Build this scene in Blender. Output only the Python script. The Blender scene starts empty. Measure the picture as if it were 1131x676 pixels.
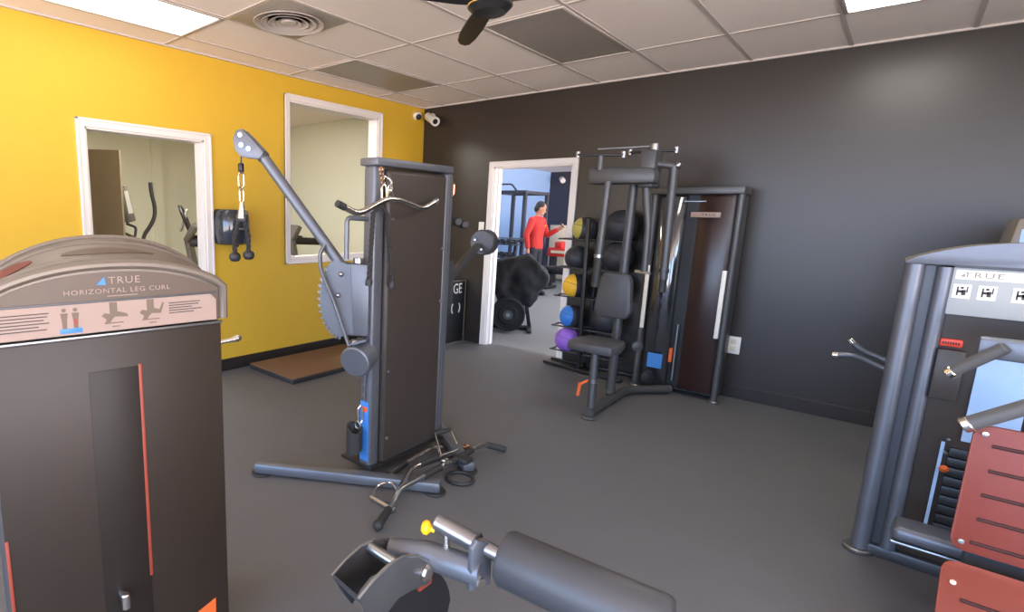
import bpy, bmesh, math, random
from mathutils import Vector as V, Matrix as M
random.seed(7)
PI = math.pi
C = bpy.context.scene.collection
SC = bpy.context.scene

# ------------------------------------------------------------------ materials
def lin(c):
    r = []
    for v in c[:3]:
        v = v / 255.0
        r.append(v / 12.92 if v <= 0.04045 else ((v + 0.055) / 1.055) ** 2.4)
    return (r[0], r[1], r[2], 1.0)

def mat(name, col, rough=0.5, metal=0.0, var=0.08, scale=14.0, bump=0.0, bscale=120.0, spec=0.5, coat=0.0, speck=0.0):
    m = bpy.data.materials.new(name); m.use_nodes = True
    nt = m.node_tree; b = nt.nodes['Principled BSDF']
    c = lin(col)
    b.inputs['Roughness'].default_value = rough
    b.inputs['Metallic'].default_value = metal
    b.inputs['Specular IOR Level'].default_value = spec
    b.inputs['Coat Weight'].default_value = coat
    b.inputs['Coat Roughness'].default_value = 0.12
    tc = nt.nodes.new('ShaderNodeTexCoord')
    n = nt.nodes.new('ShaderNodeTexNoise'); n.inputs['Scale'].default_value = scale; n.inputs['Detail'].default_value = 4
    nt.links.new(tc.outputs['Object'], n.inputs['Vector'])
    mx = nt.nodes.new('ShaderNodeMix'); mx.data_type = 'RGBA'
    mx.inputs[6].default_value = tuple(c[i] * (1 - var) for i in range(3)) + (1,)
    mx.inputs[7].default_value = tuple(min(1, c[i] * (1 + var)) for i in range(3)) + (1,)
    nt.links.new(n.outputs['Fac'], mx.inputs[0])
    out = mx.outputs[2]
    if speck > 0:
        n2 = nt.nodes.new('ShaderNodeTexNoise'); n2.inputs['Scale'].default_value = 260; n2.inputs['Detail'].default_value = 2
        nt.links.new(tc.outputs['Object'], n2.inputs['Vector'])
        rp = nt.nodes.new('ShaderNodeValToRGB'); rp.color_ramp.elements[0].position = 0.60; rp.color_ramp.elements[1].position = 0.72
        nt.links.new(n2.outputs['Fac'], rp.inputs['Fac'])
        m2 = nt.nodes.new('ShaderNodeMix'); m2.data_type = 'RGBA'
        nt.links.new(rp.outputs['Color'], m2.inputs[0]); nt.links.new(out, m2.inputs[6])
        m2.inputs[7].default_value = tuple(min(1, c[i] * (1 + speck)) for i in range(3)) + (1,)
        out = m2.outputs[2]
    nt.links.new(out, b.inputs['Base Color'])
    if bump > 0:
        bn = nt.nodes.new('ShaderNodeTexNoise'); bn.inputs['Scale'].default_value = bscale; bn.inputs['Detail'].default_value = 3
        nt.links.new(tc.outputs['Object'], bn.inputs['Vector'])
        bp = nt.nodes.new('ShaderNodeBump'); bp.inputs['Strength'].default_value = bump; bp.inputs['Distance'].default_value = 0.003
        nt.links.new(bn.outputs['Fac'], bp.inputs['Height']); nt.links.new(bp.outputs['Normal'], b.inputs['Normal'])
    return m

def emat(name, col, strength):
    m = bpy.data.materials.new(name); m.use_nodes = True
    nt = m.node_tree; nt.nodes.clear()
    e = nt.nodes.new('ShaderNodeEmission'); o = nt.nodes.new('ShaderNodeOutputMaterial')
    e.inputs['Color'].default_value = lin(col); e.inputs['Strength'].default_value = strength
    nt.links.new(e.outputs[0], o.inputs[0]); return m

Y_ = mat('yellow_paint', (206, 165, 44), 0.6, var=0.03, bump=0.15, bscale=300)
BLK = mat('charcoal_paint', (48, 41, 36), 0.33, var=0.05, bump=0.06, bscale=260, spec=0.45)
CEIL = mat('ceiling_tile', (240, 228, 219), 0.9, var=0.03, bump=0.35, bscale=180)
TBAR = mat('ceiling_grid', (190, 180, 172), 0.7)
FLOOR = mat('rubber_floor', (90, 90, 93), 0.62, var=0.06, scale=5, bump=0.25, bscale=500, speck=0.5)
FLOORB = mat('grey_carpet', (112, 114, 114), 0.85, var=0.06, bump=0.2)
CREAM = mat('cream_paint', (214, 214, 198), 0.7, var=0.02)
BLUEW = mat('pale_blue_paint', (150, 186, 232), 0.7, var=0.03)
NAVY = mat('navy_paint', (58, 60, 72), 0.6)
TRIM = mat('white_trim', (222, 214, 208), 0.4, var=0.02)
BASEB = mat('black_baseboard', (44, 38, 36), 0.28)
GUN = mat('gunmetal_powder_coat', (104, 107, 115), 0.42, metal=0.5, bump=0.05, bscale=400)
PECM = mat('charcoal_powder_coat', (80, 80, 82), 0.42, metal=0.4)
BLACKC = mat('black_cloth', (26, 26, 28), 0.85, bump=0.3, bscale=60)
GUND = mat('dark_gunmetal', (70, 71, 75), 0.4, metal=0.4)
BLACKM = mat('black_metal', (34, 34, 36), 0.4, metal=0.2)
PANEL = mat('dark_bronze_panel', (58, 51, 47), 0.42, spec=0.4)
SHIELD = mat('smoked_shield', (47, 38, 31), 0.42, spec=0.35)
SLOTPANE = mat('dark_smoked_pane', (37, 30, 25), 0.45, spec=0.3)
SHIELDG = mat('glossy_smoked_shield', (40, 42, 48), 0.07, spec=1.0, coat=1.0)
SHIELDR = mat('maroon_reflection_shield', (44, 27, 25), 0.3, spec=0.5)
SHROUD = mat('grey_brown_shroud', (112, 102, 92), 0.38, metal=0.25)
SHROUDF = mat('dark_brown_fascia', (84, 70, 58), 0.45)
LABEL = mat('pinkish_white_label', (152, 130, 119), 0.6, var=0.02)
LABELG = mat('grey_label', (158, 160, 158), 0.5, var=0.02)
WHITE = mat('white_plastic', (226, 222, 214), 0.45, var=0.02)
INK = mat('black_ink', (58, 50, 46), 0.6)
INKG = mat('grey_ink', (140, 124, 110), 0.6)
FIGINK = mat('brown_grey_ink', (104, 88, 74), 0.6)
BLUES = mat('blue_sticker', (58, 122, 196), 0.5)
LBLUE = mat('light_blue_sticker_and_reflection', (150, 178, 212), 0.5)
ORANGE = mat('orange_sticker', (214, 96, 40), 0.5)
DEEPRED = mat('red_recess_reflection', (96, 44, 34), 0.5)
REDO = mat('red_orange_strip_and_reflection', (140, 56, 38), 0.5)
RED = mat('red_badge', (206, 62, 42), 0.45)
CHROME = mat('chrome', (226, 220, 212), 0.2, metal=1.0, var=0.02)
STEEL = mat('brushed_steel', (150, 150, 152), 0.28, metal=0.9)
COPPER = mat('warm_brass', (196, 150, 120), 0.2, metal=1.0)
RUBBER = mat('black_rubber', (40, 40, 41), 0.6, bump=0.2, bscale=200)
RUBG = mat('grey_rubber_grip', (84, 82, 80), 0.6)
VINYL = mat('charcoal_vinyl', (66, 66, 70), 0.5, bump=0.2, bscale=160)
FOAM = mat('roller_foam', (60, 60, 63), 0.48, bump=0.15, bscale=220)
ROPE = mat('black_rope', (40, 37, 36), 0.8, bump=0.6, bscale=90)
REDPL = mat('red_foot_plate', (126, 51, 36), 0.5, var=0.05)
SLOT = mat('dark_slot', (58, 22, 17), 0.7)
BROWN = mat('brown_mat_top', (112, 82, 56), 0.8, bump=0.3, bscale=240)
TAN = mat('tan_wood_door', (112, 102, 84), 0.6)
YBALL = mat('yellow_ball', (232, 178, 44), 0.5)
GBALL = mat('olive_yellow_ball', (172, 160, 78), 0.5)
BBALL = mat('blue_ball', (48, 118, 200), 0.5)
PBALL = mat('purple_ball', (142, 96, 196), 0.5)
DBALL = mat('dark_ball', (42, 43, 50), 0.55)
YKNOB = mat('yellow_knob', (246, 186, 24), 0.4)
SKIN = mat('skin', (176, 124, 98), 0.55)
SHIRT = mat('red_shirt_cloth', (186, 44, 38), 0.8, bump=0.3, bscale=60)
TROUS = mat('black_trouser_cloth', (36, 38, 46), 0.8)
HAIR = mat('dark_hair', (38, 34, 34), 0.7)
SHOE = mat('black_shoe', (28, 28, 30), 0.6)
REDC = mat('red_upholstery', (204, 44, 36), 0.5)
BEIGE = mat('beige_panel', (214, 202, 176), 0.6)
TREAD = mat('machine_grey', (78, 76, 72), 0.45)
LAMP = emat('lamp_diffuser', (255, 252, 240), 3.2)
LAMP2 = emat('added_lamp_diffuser_soft', (255, 246, 226), 4.0)
LAMPOFF = mat('unlit_lens', (150, 142, 132), 0.45)
LAMPW = emat('lamp_diffuser_bright', (255, 252, 240), 14.0)
LAMP3 = emat('side_room_lamp_diffuser', (255, 250, 238), 40.0)
LAMP4 = emat('added_back_room_diffuser', (226, 238, 255), 18.0)
SCREEN = emat('blue_screen', (150, 190, 235), 0.9)

# ------------------------------------------------------------------ mesh helpers
class MB:
    def __init__(s): s.bm = bmesh.new()
    def _bev(s, vs, bev, seg=2):
        if bev <= 0: return
        st = set(vs)
        es = [e for e in s.bm.edges if e.verts[0] in st and e.verts[1] in st]
        bmesh.ops.bevel(s.bm, geom=es, offset=bev, segments=seg, profile=0.5, affect='EDGES', clamp_overlap=True)
    def bx(s, x0, x1, y0, y1, z0, z1, bev=0.0, mtx=None, seg=2):
        r = bmesh.ops.create_cube(s.bm, size=1.0)
        c = V(((x0 + x1) / 2, (y0 + y1) / 2, (z0 + z1) / 2))
        t = M.Translation(c) @ M.Diagonal((abs(x1 - x0), abs(y1 - y0), abs(z1 - z0), 1))
        if mtx is not None: t = mtx @ t
        bmesh.ops.transform(s.bm, matrix=t, verts=r['verts'])
        s._bev(r['verts'], bev, seg); return s
    def bar(s, p, q, w, h, up=(0, 0, 1), bev=0.0):
        p, q = V(p), V(q); d = q - p; L = d.length; z = d.normalized(); u = V(up)
        x = u.cross(z)
        if x.length < 1e-4: x = V((1, 0, 0)).cross(z)
        x.normalize(); y = z.cross(x)
        m = M(((x[0], y[0], z[0], 0), (x[1], y[1], z[1], 0), (x[2], y[2], z[2], 0), (0, 0, 0, 1)))
        m = M.Translation((p + q) / 2) @ m
        return s.bx(-w / 2, w / 2, -h / 2, h / 2, -L / 2, L / 2, bev, m)
    def ring(s, c, x, y, r, n, r2=None):
        r2 = r if r2 is None else r2
        return [s.bm.verts.new(c + x * (r * math.cos(2 * PI * k / n)) + y * (r2 * math.sin(2 * PI * k / n))) for k in range(n)]
    def loft(s, rings, cap=True, closed=False):
        n = len(rings[0])
        m = len(rings)
        for i in range(m if closed else m - 1):
            a, b = rings[i], rings[(i + 1) % m]
            for k in range(n):
                try: s.bm.faces.new((a[k], a[(k + 1) % n], b[(k + 1) % n], b[k]))
                except ValueError: pass
        if cap and not closed:
            for r in (rings[0][::-1], rings[-1]):
                try: s.bm.faces.new(r)
                except ValueError: pass
    def tube(s, pts, r, n=12, fil=0.0, cap=True, flat=1.0, up=None):
        P = [V(p) for p in pts]
        R = list(r) if isinstance(r, (list, tuple)) else [r] * len(P)
        if fil > 0 and len(P) > 2:
            Q, RR = [P[0]], [R[0]]
            for i in range(1, len(P) - 1):
                a, b, c = P[i - 1], P[i], P[i + 1]
                d1 = (a - b); d2 = (c - b)
                f = min(fil, d1.length * .45, d2.length * .45)
                s0 = b + d1.normalized() * f; s1 = b + d2.normalized() * f
                for k in range(6):
                    t = k / 5.0
                    Q.append(s0 * (1 - t) ** 2 + b * 2 * t * (1 - t) + s1 * t * t); RR.append(R[i])
            Q.append(P[-1]); RR.append(R[-1]); P, R = Q, RR
        rings = []; x = None
        for i, p in enumerate(P):
            t = (P[min(i + 1, len(P) - 1)] - P[max(i - 1, 0)]).normalized()
            if x is None:
                u = V(up) if up else V((0, 0, 1))
                x = u.cross(t)
                if x.length < 1e-3: x = V((1, 0, 0)).cross(t)
            else:
                x = x - t * x.dot(t)
            x.normalize(); y = t.cross(x)
            rings.append(s.ring(p, x, y, R[i], n, R[i] * flat))
        s.loft(rings, cap); return s
    def cyl(s, p, q, r, r2=None, n=24, bev=0.0):
        p, q = V(p), V(q); r2 = r if r2 is None else r2
        d = (q - p).normalized()
        if bev > 0:
            return s.tube([p, p + d * 1e-4, p + d * bev, q - d * bev, q - d * 1e-4, q], [max(r - bev, 1e-4), r - bev * .7, r, r2, r2 - bev * .7, max(r2 - bev, 1e-4)], n)
        return s.tube([p, q], [r, r2], n)
    def ball(s, c, r, sc=(1, 1, 1), n=20, m=14, mtx=None):
        q = bmesh.ops.create_uvsphere(s.bm, u_segments=n, v_segments=m, radius=1.0)
        t = M.Translation(V(c)) @ (mtx if mtx is not None else M.Identity(4)) @ M.Diagonal((r * sc[0], r * sc[1], r * sc[2], 1))
        bmesh.ops.transform(s.bm, matrix=t, verts=q['verts']); return s
    def cap(s, c, r, axis, ang, n=28, m=10):
        c = V(c); a = V(axis).normalized(); x = a.orthogonal().normalized(); y = a.cross(x)
        top = s.bm.verts.new(c + a * r); prev = None
        for i in range(1, m + 1):
            t = ang * i / m
            rg = s.ring(c + a * (r * math.cos(t)), x, y, r * math.sin(t), n)
            for k in range(n):
                if prev is None: s.bm.faces.new((top, rg[k], rg[(k + 1) % n]))
                else: s.bm.faces.new((prev[k], rg[k], rg[(k + 1) % n], prev[(k + 1) % n]))
            prev = rg
        rg = s.ring(c + a * (r * math.cos(ang)) * .9, x, y, r * math.sin(ang) * .9, n)
        for k in range(n): s.bm.faces.new((prev[k], rg[k], rg[(k + 1) % n], prev[(k + 1) % n]))
        return s
    def prism(s, poly, o, ux, uy, dep, bev=0.0):
        o, ux, uy, dep = V(o), V(ux), V(uy), V(dep)
        a = [s.bm.verts.new(o + ux * p[0] + uy * p[1]) for p in poly]
        b = [s.bm.verts.new(v.co + dep) for v in a]
        n = len(a)
        s.bm.faces.new(a[::-1]); s.bm.faces.new(b)
        for k in range(n): s.bm.faces.new((a[k], a[(k + 1) % n], b[(k + 1) % n], b[k]))
        s._bev(a + b, bev); return s
    def lathe(s, prof, o, ax, n=28):
        o, a = V(o), V(ax).normalized(); x = a.orthogonal().normalized(); y = a.cross(x)
        s.loft([s.ring(o + a * h, x, y, max(r, 1e-4), n) for r, h in prof]); return s
    def torus(s, c, ax, R, r, n=28, m=8, a0=0.0, a1=2 * PI, xdir=None):
        c, a = V(c), V(ax).normalized(); x = V(xdir).normalized() if xdir else a.orthogonal().normalized(); y = a.cross(x)
        full = abs(a1 - a0 - 2 * PI) < 1e-6
        rings = []
        for i in range(n + (0 if full else 1)):
            t = a0 + (a1 - a0) * i / n
            d = x * math.cos(t) + y * math.sin(t)
            rings.append(s.ring(c + d * R, d, a, r, m))
        s.loft(rings, cap=not full, closed=full); return s
    def build(s, name, m, parent=None, local=False, smooth=True, ang=35, recalc=True):
        bm = s.bm
        if parent is not None and not local: bmesh.ops.transform(bm, matrix=XF[parent.name].inverted(), verts=bm.verts)
        if recalc: bmesh.ops.recalc_face_normals(bm, faces=bm.faces)
        me = bpy.data.meshes.new(name); bm.to_mesh(me); bm.free()
        me.materials.append(m)
        if smooth:
            me.polygons.foreach_set('use_smooth', [True] * len(me.polygons))
            try: me.set_sharp_from_angle(angle=math.radians(ang))
            except Exception: pass
        o = bpy.data.objects.new(name, me); C.objects.link(o)
        if parent is not None:
            o.parent = parent; XF[o.name] = XF[parent.name]
        else: XF[o.name] = M.Identity(4)
        return o

XF = {}
def tag(o, label, cat, group=None, kind=None):
    o['label'] = label; o['category'] = cat
    if group: o['group'] = group
    if kind: o['kind'] = kind
    return o
def thing(name, label, cat, loc=(0, 0, 0), rz=0.0, group=None):
    o = bpy.data.objects.new(name, None); C.objects.link(o)
    o.empty_display_size = .1
    o.location = loc; o.rotation_euler = (0, 0, rz)
    XF[o.name] = M.Translation(V(loc)) @ M.Rotation(rz, 4, 'Z')
    return tag(o, label, cat, group)
def struct(mb, name, m, **k):
    o = mb.build(name, m, smooth=k.get('smooth', False)); o['kind'] = 'structure'; return o
def solo(mb, name, m, loc, label, cat, group=None, **k):
    """a thing that is one mesh: origin moved to its base"""
    bmesh.ops.translate(mb.bm, vec=-V(loc), verts=mb.bm.verts)
    o = mb.build(name, m, **k); o.location = loc; XF[o.name] = M.Translation(V(loc))
    return tag(o, label, cat, group)
def text(name, s, size, m, parent, loc, align='CENTER', ext=0.0006, rot=None, sx=1.0, space=1.0):
    """lettering lying in the parent's local X-Z plane, facing local -Y"""
    cu = bpy.data.curves.new(name, 'FONT'); cu.body = s; cu.size = size; cu.align_x = align; cu.align_y = 'CENTER'
    cu.extrude = ext; cu.resolution_u = 3; cu.space_character = space
    ob = bpy.data.objects.new(name, cu); C.objects.link(ob)
    dg = bpy.context.evaluated_depsgraph_get(); me = bpy.data.meshes.new_from_object(ob.evaluated_get(dg))
    bpy.data.objects.remove(ob); bpy.data.curves.remove(cu)
    r = rot if rot is not None else M.Rotation(PI / 2, 4, 'X')
    me.transform(M.Translation(V(loc)) @ r @ M.Diagonal((sx, 1, 1, 1)))
    me.materials.clear(); me.materials.append(m)
    o = bpy.data.objects.new(name, me); C.objects.link(o); o.parent = parent; XF[o.name] = XF[parent.name]
    return o
def dup(root, loc, label=None, group=None, rz=None):
    r = root.copy(); C.objects.link(r); r.location = loc
    if rz is not None: r.rotation_euler = (0, 0, rz)
    if label: r['label'] = label
    if group: r['group'] = group
    for ch in list(root.children):
        c = ch.copy(); C.objects.link(c); c.parent = r
        for g in ch.children:
            d = g.copy(); C.objects.link(d); d.parent = c
    return r

# ------------------------------------------------------------------ the room
XL, YB, H = -4.46, 5.40, 2.78
XR, YF = 3.3, -3.4
struct(MB().bx(XL - .12, XR, YF, YB + .12, -.1, 0), 'floor', FLOOR)
struct(MB().bx(-9.2, XL - .12, -.6, YB + .12, -.1, 0), 'floor_side_room', FLOORB)
struct(MB().bx(-7.7, .2, YB + .12, 15.1, -.1, 0), 'floor_back_room', FLOORB)
struct(MB().bx(XL - .12, XR, YF, YB + .12, H, H + .1), 'ceiling', CEIL)
struct(MB().bx(-9.2, XL - .12, -.6, YB + .12, H, H + .1), 'ceiling_side_room', CEIL)
struct(MB().bx(-7.7, .2, YB + .12, 15.1, H, H + .1), 'ceiling_back_room', CEIL)

# yellow wall with doorway and window opening
D0, D1, DZ = 1.49, 2.44, 2.075
W0, W1, WZ0, WZ1 = 3.345, 4.585, 1.03, 2.55
w = MB(); a, b = XL - .12, XL
w.bx(a, b, YF, D0, 0, H).bx(a, b, D0, D1, DZ, H).bx(a, b, D1, W0, 0, H).bx(a, b, W0, W1, 0, WZ0).bx(a, b, W0, W1, WZ1, H).bx(a, b, W1, YB, 0, H)
struct(w, 'wall_left', Y_)
# charcoal wall with doorway
B0, B1, BZ = -3.41, -2.50, 2.035
w = MB().bx(XL - .12, B0, YB, YB + .12, 0, H).bx(B0, B1, YB, YB + .12, BZ, H).bx(B1, XR, YB, YB + .12, 0, H)
struct(w, 'wall_back', BLK)
struct(MB().bx(XR, XR + .12, YF - .12, YF + .3, 0, H).bx(XR, XR + .12, 1.4, YB + .12, 0, H).bx(XR, XR + .12, YF + .3, 1.4, 0, .35).bx(XR, XR + .12, YF + .3, 1.4, 2.5, H).bx(XR, XR + .12, -1.0, -.85, .35, 2.5), 'wall_right', CREAM)  # window openings in this unseen wall are added to let in more light
# shop-front wall behind the camera with tall window openings
w = MB().bx(XL - .12, XR, YF - .12, YF, 0, .35).bx(XL - .12, XR, YF - .12, YF, 2.5, H)
for x in (-4.58, -2.75, -.95, .85, 2.65): w.bx(x, x + .2 if x < 2.6 else XR + .12, YF - .12, YF, .35, 2.5)
struct(w, 'wall_front', CREAM)
# side room walls
struct(MB().bx(-9.2, XL - .12, YB - .03, YB + .12, 0, H), 'wall_side_room_back', CREAM)
struct(MB().bx(-9.2, -9.0, -.6, YB, 0, H).bx(-9.0, -8.9, 3.98, 4.12, 0, H), 'wall_side_room_left', CREAM)
struct(MB().bx(-9.2, XL - .12, -.72, -.6, 0, H), 'wall_side_room_front', CREAM)
# back room walls
struct(MB().bx(-7.8, -7.6, YB + .12, 15.1, 0, H), 'wall_back_room_left', BLUEW)
struct(MB().bx(-7.8, .2, 15.0, 15.15, 0, H), 'wall_back_room_back', NAVY)
w = MB().bx(.1, .25, YB + .12, 15.1, 0, .5).bx(.1, .25, YB + .12, 15.1, 2.55, H)
for y in (5.5, 7.8, 10.2, 12.6, 14.8): w.bx(.1, .25, y, y + .25, .5, 2.55)
struct(w, 'wall_back_room_right', BLUEW)

def casing_x(name, y0, y1, z0, z1, t, bottom):
    """casing on the yellow wall (plane x = XL): flat boards with a raised outer bead, plus the lining"""
    m = MB(); f = XL + .018
    zb = z0 - t if bottom else 0
    for (ya, yb, za, zc) in ((y0 - t, y0, zb, z1 + t), (y1, y1 + t, zb, z1 + t), (y0, y1, z1, z1 + t)) + (((y0, y1, z0 - t, z0),) if bottom else ()):
        m.bx(XL, f, ya, yb, za, zc, .003)
    for (ya, yb, za, zc) in ((y0 - t, y0 - t + .018, zb, z1 + t), (y1 + t - .018, y1 + t, zb, z1 + t), (y0 - t, y1 + t, z1 + t - .018, z1 + t)) + (((y0 - t, y1 + t, z0 - t, z0 - t + .018),) if bottom else ()):
        m.bx(XL, f + .008, ya, yb, za, zc, .003)
    for (ya, yb, za, zc) in ((y0, y0 + .014, z0 if bottom else 0, z1), (y1 - .014, y1, z0 if bottom else 0, z1), (y0, y1, z1 - .014, z1)) + (((y0, y1, z0, z0 + .014),) if bottom else ()):
        m.bx(XL - .135, XL + .004, ya, yb, za, zc)
    return struct(m, name, TRIM)
casing_x('door_1', D0, D1, 0, DZ, .062, False)
casing_x('window_1', W0, W1, WZ0, WZ1, .058, True)
m = MB(); f = YB - .018
for (xa, xb, za, zb) in ((B0 - .062, B0, 0, BZ + .06), (B1, B1 + .062, 0, BZ + .06), (B0, B1, BZ, BZ + .06)):
    m.bx(xa, xb, f, YB, za, zb, .003)
for (xa, xb, za, zb) in ((B0 - .062, B0 - .044, 0, BZ + .06), (B1 + .044, B1 + .062, 0, BZ + .06), (B0 - .062, B1 + .062, BZ + .042, BZ + .06)):
    m.bx(xa, xb, f - .008, YB, za, zb, .003)
for (xa, xb, za, zb) in ((B0, B0 + .014, 0, BZ), (B1 - .014, B1, 0, BZ), (B0, B1, BZ - .014, BZ)):
    m.bx(xa, xb, YB - .004, YB + .135, za, zb)
m.bx(B0 + .014, B0 + .03, YB + .05, YB + .09, 0, BZ - .014)
struct(m, 'door_2', TRIM)
# brown door leaf standing open in the side room
lf = MB().bx(-.42, .42, -.02, .02, .01, 2.03, .002, M.Translation((-5.80, 1.845, 0)) @ M.Rotation(PI / 4, 4, 'Z'))
struct(lf, 'door_3', TAN)

# baseboards
m = MB()
for (ya, yb) in ((YF, D0 - .064), (D1 + .064, YB)): m.bx(XL, XL + .014, ya, yb, 0, .115, .003)
struct(m, 'baseboard_left', BASEB)
m = MB()
for (xa, xb) in ((XL, B0 - .064), (B1 + .064, XR)): m.bx(xa, xb, YB - .014, YB, 0, .112, .004)
struct(m, 'baseboard_back', BASEB)

# suspended ceiling grid
gx = [-4.145 + .613 * k for k in range(13)]
gy = [2.125 + 1.22 * k for k in range(-5, 3)]
m = MB()
for x in gx:
    if x < XR: m.bx(x - .012, x + .012, YF, YB, H - .006, H + .01)
for y in gy:
    if YF < y < YB: m.bx(XL, XR, y - .012, y + .012, H - .0055, H + .01)
struct(m, 'trim_1', TBAR)
m = MB().bx(XL, XL + .022, YF, YB, H - .014, H).bx(XL, XR, YB - .022, YB, H - .014, H)
struct(m, 'trim_2', TBAR)

# ------------------------------------------------------------------ ceiling things
def troffer(x0, x1, y0, y1, lens, label, group=None, drop=.012, z=H):
    t = thing('ceiling_light', label, 'ceiling light', ((x0 + x1) / 2, (y0 + y1) / 2, z), 0, group)
    f = MB(); w_ = .022
    f.bx(x0, x0 + w_, y0, y1, z - drop, z + .02, .002).bx(x1 - w_, x1, y0, y1, z - drop, z + .02, .002)
    f.bx(x0 + w_, x1 - w_, y0, y0 + w_, z - drop, z + .02, .002).bx(x0 + w_, x1 - w_, y1 - w_, y1, z - drop, z + .02, .002)
    f.build('frame', TBAR, t)
    d = MB().bx(x0 + w_, x1 - w_, y0 + w_, y1 - w_, z - .007, z - .001)
    d.build('diffuser', lens, t, smooth=False)
    return t
g = .613
troffer(gx[0] + .008, gx[1] - .008, gy[5] - 1.22 + .008, gy[5] - .008, LAMP, 'lit white ceiling light panel above the yellow wall')
troffer(gx[6] + .008, gx[7] - .008, gy[6] + .008, gy[6] + 1.212, LAMPW, 'lit ceiling light panel near the charcoal wall')
troffer(gx[0] + .008, gx[1] - .008, gy[6] + .008, gy[6] + 1.212, LAMPOFF, 'unlit grey ceiling panel in the corner above the window', 'unlit ceiling light panels')
troffer(gx[3] + .008, gx[4] - .008, gy[6] + .008, gy[6] + 1.212, LAMPOFF, 'large unlit grey ceiling panel beside the fan', 'unlit ceiling light panels')
troffer(gx[3] + .008, gx[4] - .008, gy[3] + .008, gy[3] + 1.212, LAMP2, 'added unseen ceiling light panel over the open floor behind the camera')  # unseen fixture added to light the room from behind the camera
troffer(gx[8] + .008, gx[9] - .008, gy[3] + .008, gy[3] + 1.212, LAMP2, 'added unseen ceiling light panel by the right wall behind the camera')  # second added fixture, also out of view
troffer(-7.4, -6.8, .4, 1.6, LAMP3, 'lit ceiling light panel in the cream side room by the doorway')
troffer(-5.6, -5.0, 2.4, 3.6, LAMP3, 'lit ceiling light panel in the cream side room by the window')
troffer(-3.0, -2.4, 8.0, 9.2, LAMP4, 'added unseen ceiling light panel nearest the doorway in the room behind the charcoal wall')  # this and the next two fixtures are added, unseen, to brighten the back room
troffer(-4.2, -3.6, 11.0, 12.2, LAMP4, 'added unseen ceiling light panel deep in the room behind the charcoal wall')
troffer(-6.0, -5.4, 8.2, 9.4, LAMP4, 'added unseen ceiling light panel by the pale blue wall of the back room')

vx, vy = gx[1] + g / 2, gy[5] + .30
t = thing('ceiling_vent', 'square ceiling air vent with a round louvred diffuser', 'vent', (vx, vy, H))
MB().bx(vx - .295, vx + .295, vy - .285, vy + .285, H - .006, H + .012, .002).build('vent_plate', LAMPOFF, t)
for i, r in enumerate((.235, .185, .135, .085)):
    MB().lathe([(r - .045, H - .008), (r, H - .030 + i * .001), (r + .004, H - .027), (r - .03, H - .006)], (vx, vy, 0), (0, 0, 1), 40).build('louvre_ring', TBAR, t)
MB().lathe([(.0, H - .028), (.05, H - .026), (.055, H - .012), (.0, H - .006)], (vx, vy, 0), (0, 0, 1), 24).build('centre_cone', TBAR, t)

# ceiling fan
fx, fy, fz = -1.52, 2.28, 2.47
t = thing('ceiling_fan', 'black three blade ceiling fan hanging from the tiled ceiling', 'ceiling fan', (fx, fy, H))
MB().lathe([(.0, H), (.07, H), (.065, H - .03), (.03, H - .06), (.0, H - .06)], (fx, fy, 0), (0, 0, 1)).build('canopy', BLACKM, t)
MB().cyl((fx, fy, H - .05), (fx, fy, fz + .07), .013).build('downrod', BLACKM, t)
MB().lathe([(.0, .085), (.05, .08), (.085, .05), (.1, .02), (.1, -.03), (.075, -.055), (.0, -.06)], (fx, fy, fz), (0, 0, 1), 36).build('motor_housing', BLACKM, t)
MB().torus((fx, fy, fz - .022), (0, 0, 1), .099, .006, 40).build('trim_ring', CHROME, t)
for k, an in enumerate((137, 20, 243)):
    a = math.radians(an); d = V((math.cos(a), math.sin(a), 0)); n = V((-d.y, d.x, 0))
    b = MB(); c0 = V((fx, fy, fz - .01))
    rings = []
    for (r, wd) in ((.09, .03), (.16, .04), (.3, .046), (.48, .044), (.58, .034), (.62, .015)):
        p = c0 + d * r; sl = V((0, 0, .28 * wd))
        q = [p - n * wd - sl - V((0, 0, .004)), p + n * wd + sl - V((0, 0, .004)), p + n * wd + sl + V((0, 0, .004)), p - n * wd - sl + V((0, 0, .004))]
        rings.append([b.bm.verts.new(x) for x in q])
    b.loft(rings); b.build('blade', BLACKM, t)

# ------------------------------------------------------------------ wall things
# security camera in the corner
t = thing('security_camera', 'white bullet security camera on the charcoal wall in the corner', 'security camera', (-4.33, YB, 2.66))
MB().lathe([(.0, 0), (.045, 0), (.045, .012), (.03, .022), (.0, .022)], (-4.33, YB, 2.66), (0, -1, 0)).build('wall_mount', WHITE, t)
MB().tube([(-4.33, YB - .02, 2.66), (-4.33, YB - .07, 2.655), (-4.30, YB - .09, 2.645)], .014, fil=.02).build('arm', WHITE, t)
p0, p1 = V((-4.36, YB - .07, 2.668)), V((-4.14, YB - .17, 2.565)); d = (p1 - p0).normalized()
bd = MB().lathe([(.0, 0), (.038, .004), (.045, .02), (.047, .17), (.052, .2), (.052, .255), (.044, .256), (.044, .235), (.0, .235)], p0, d, 28).build('housing', WHITE, t)
MB().lathe([(.0, .0), (.03, .0), (.03, .012), (.0, .016)], p0 + d * .234, d, 24).build('lens', BLACKM, bd)
# small dome sensor on yellow wall
t = thing('motion_sensor', 'small white sensor with a dark eye on the yellow wall by the corner', 'sensor', (XL, 5.235, 2.66))
MB().lathe([(.0, 0), (.045, 0), (.045, .03), (.036, .06), (.0, .062)], (XL, 5.235, 2.665), (1, 0, 0)).build('sensor_body', WHITE, t)
MB().ball((XL + .055, 5.225, 2.648), .034).build('eye', BLACKM, t)
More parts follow.
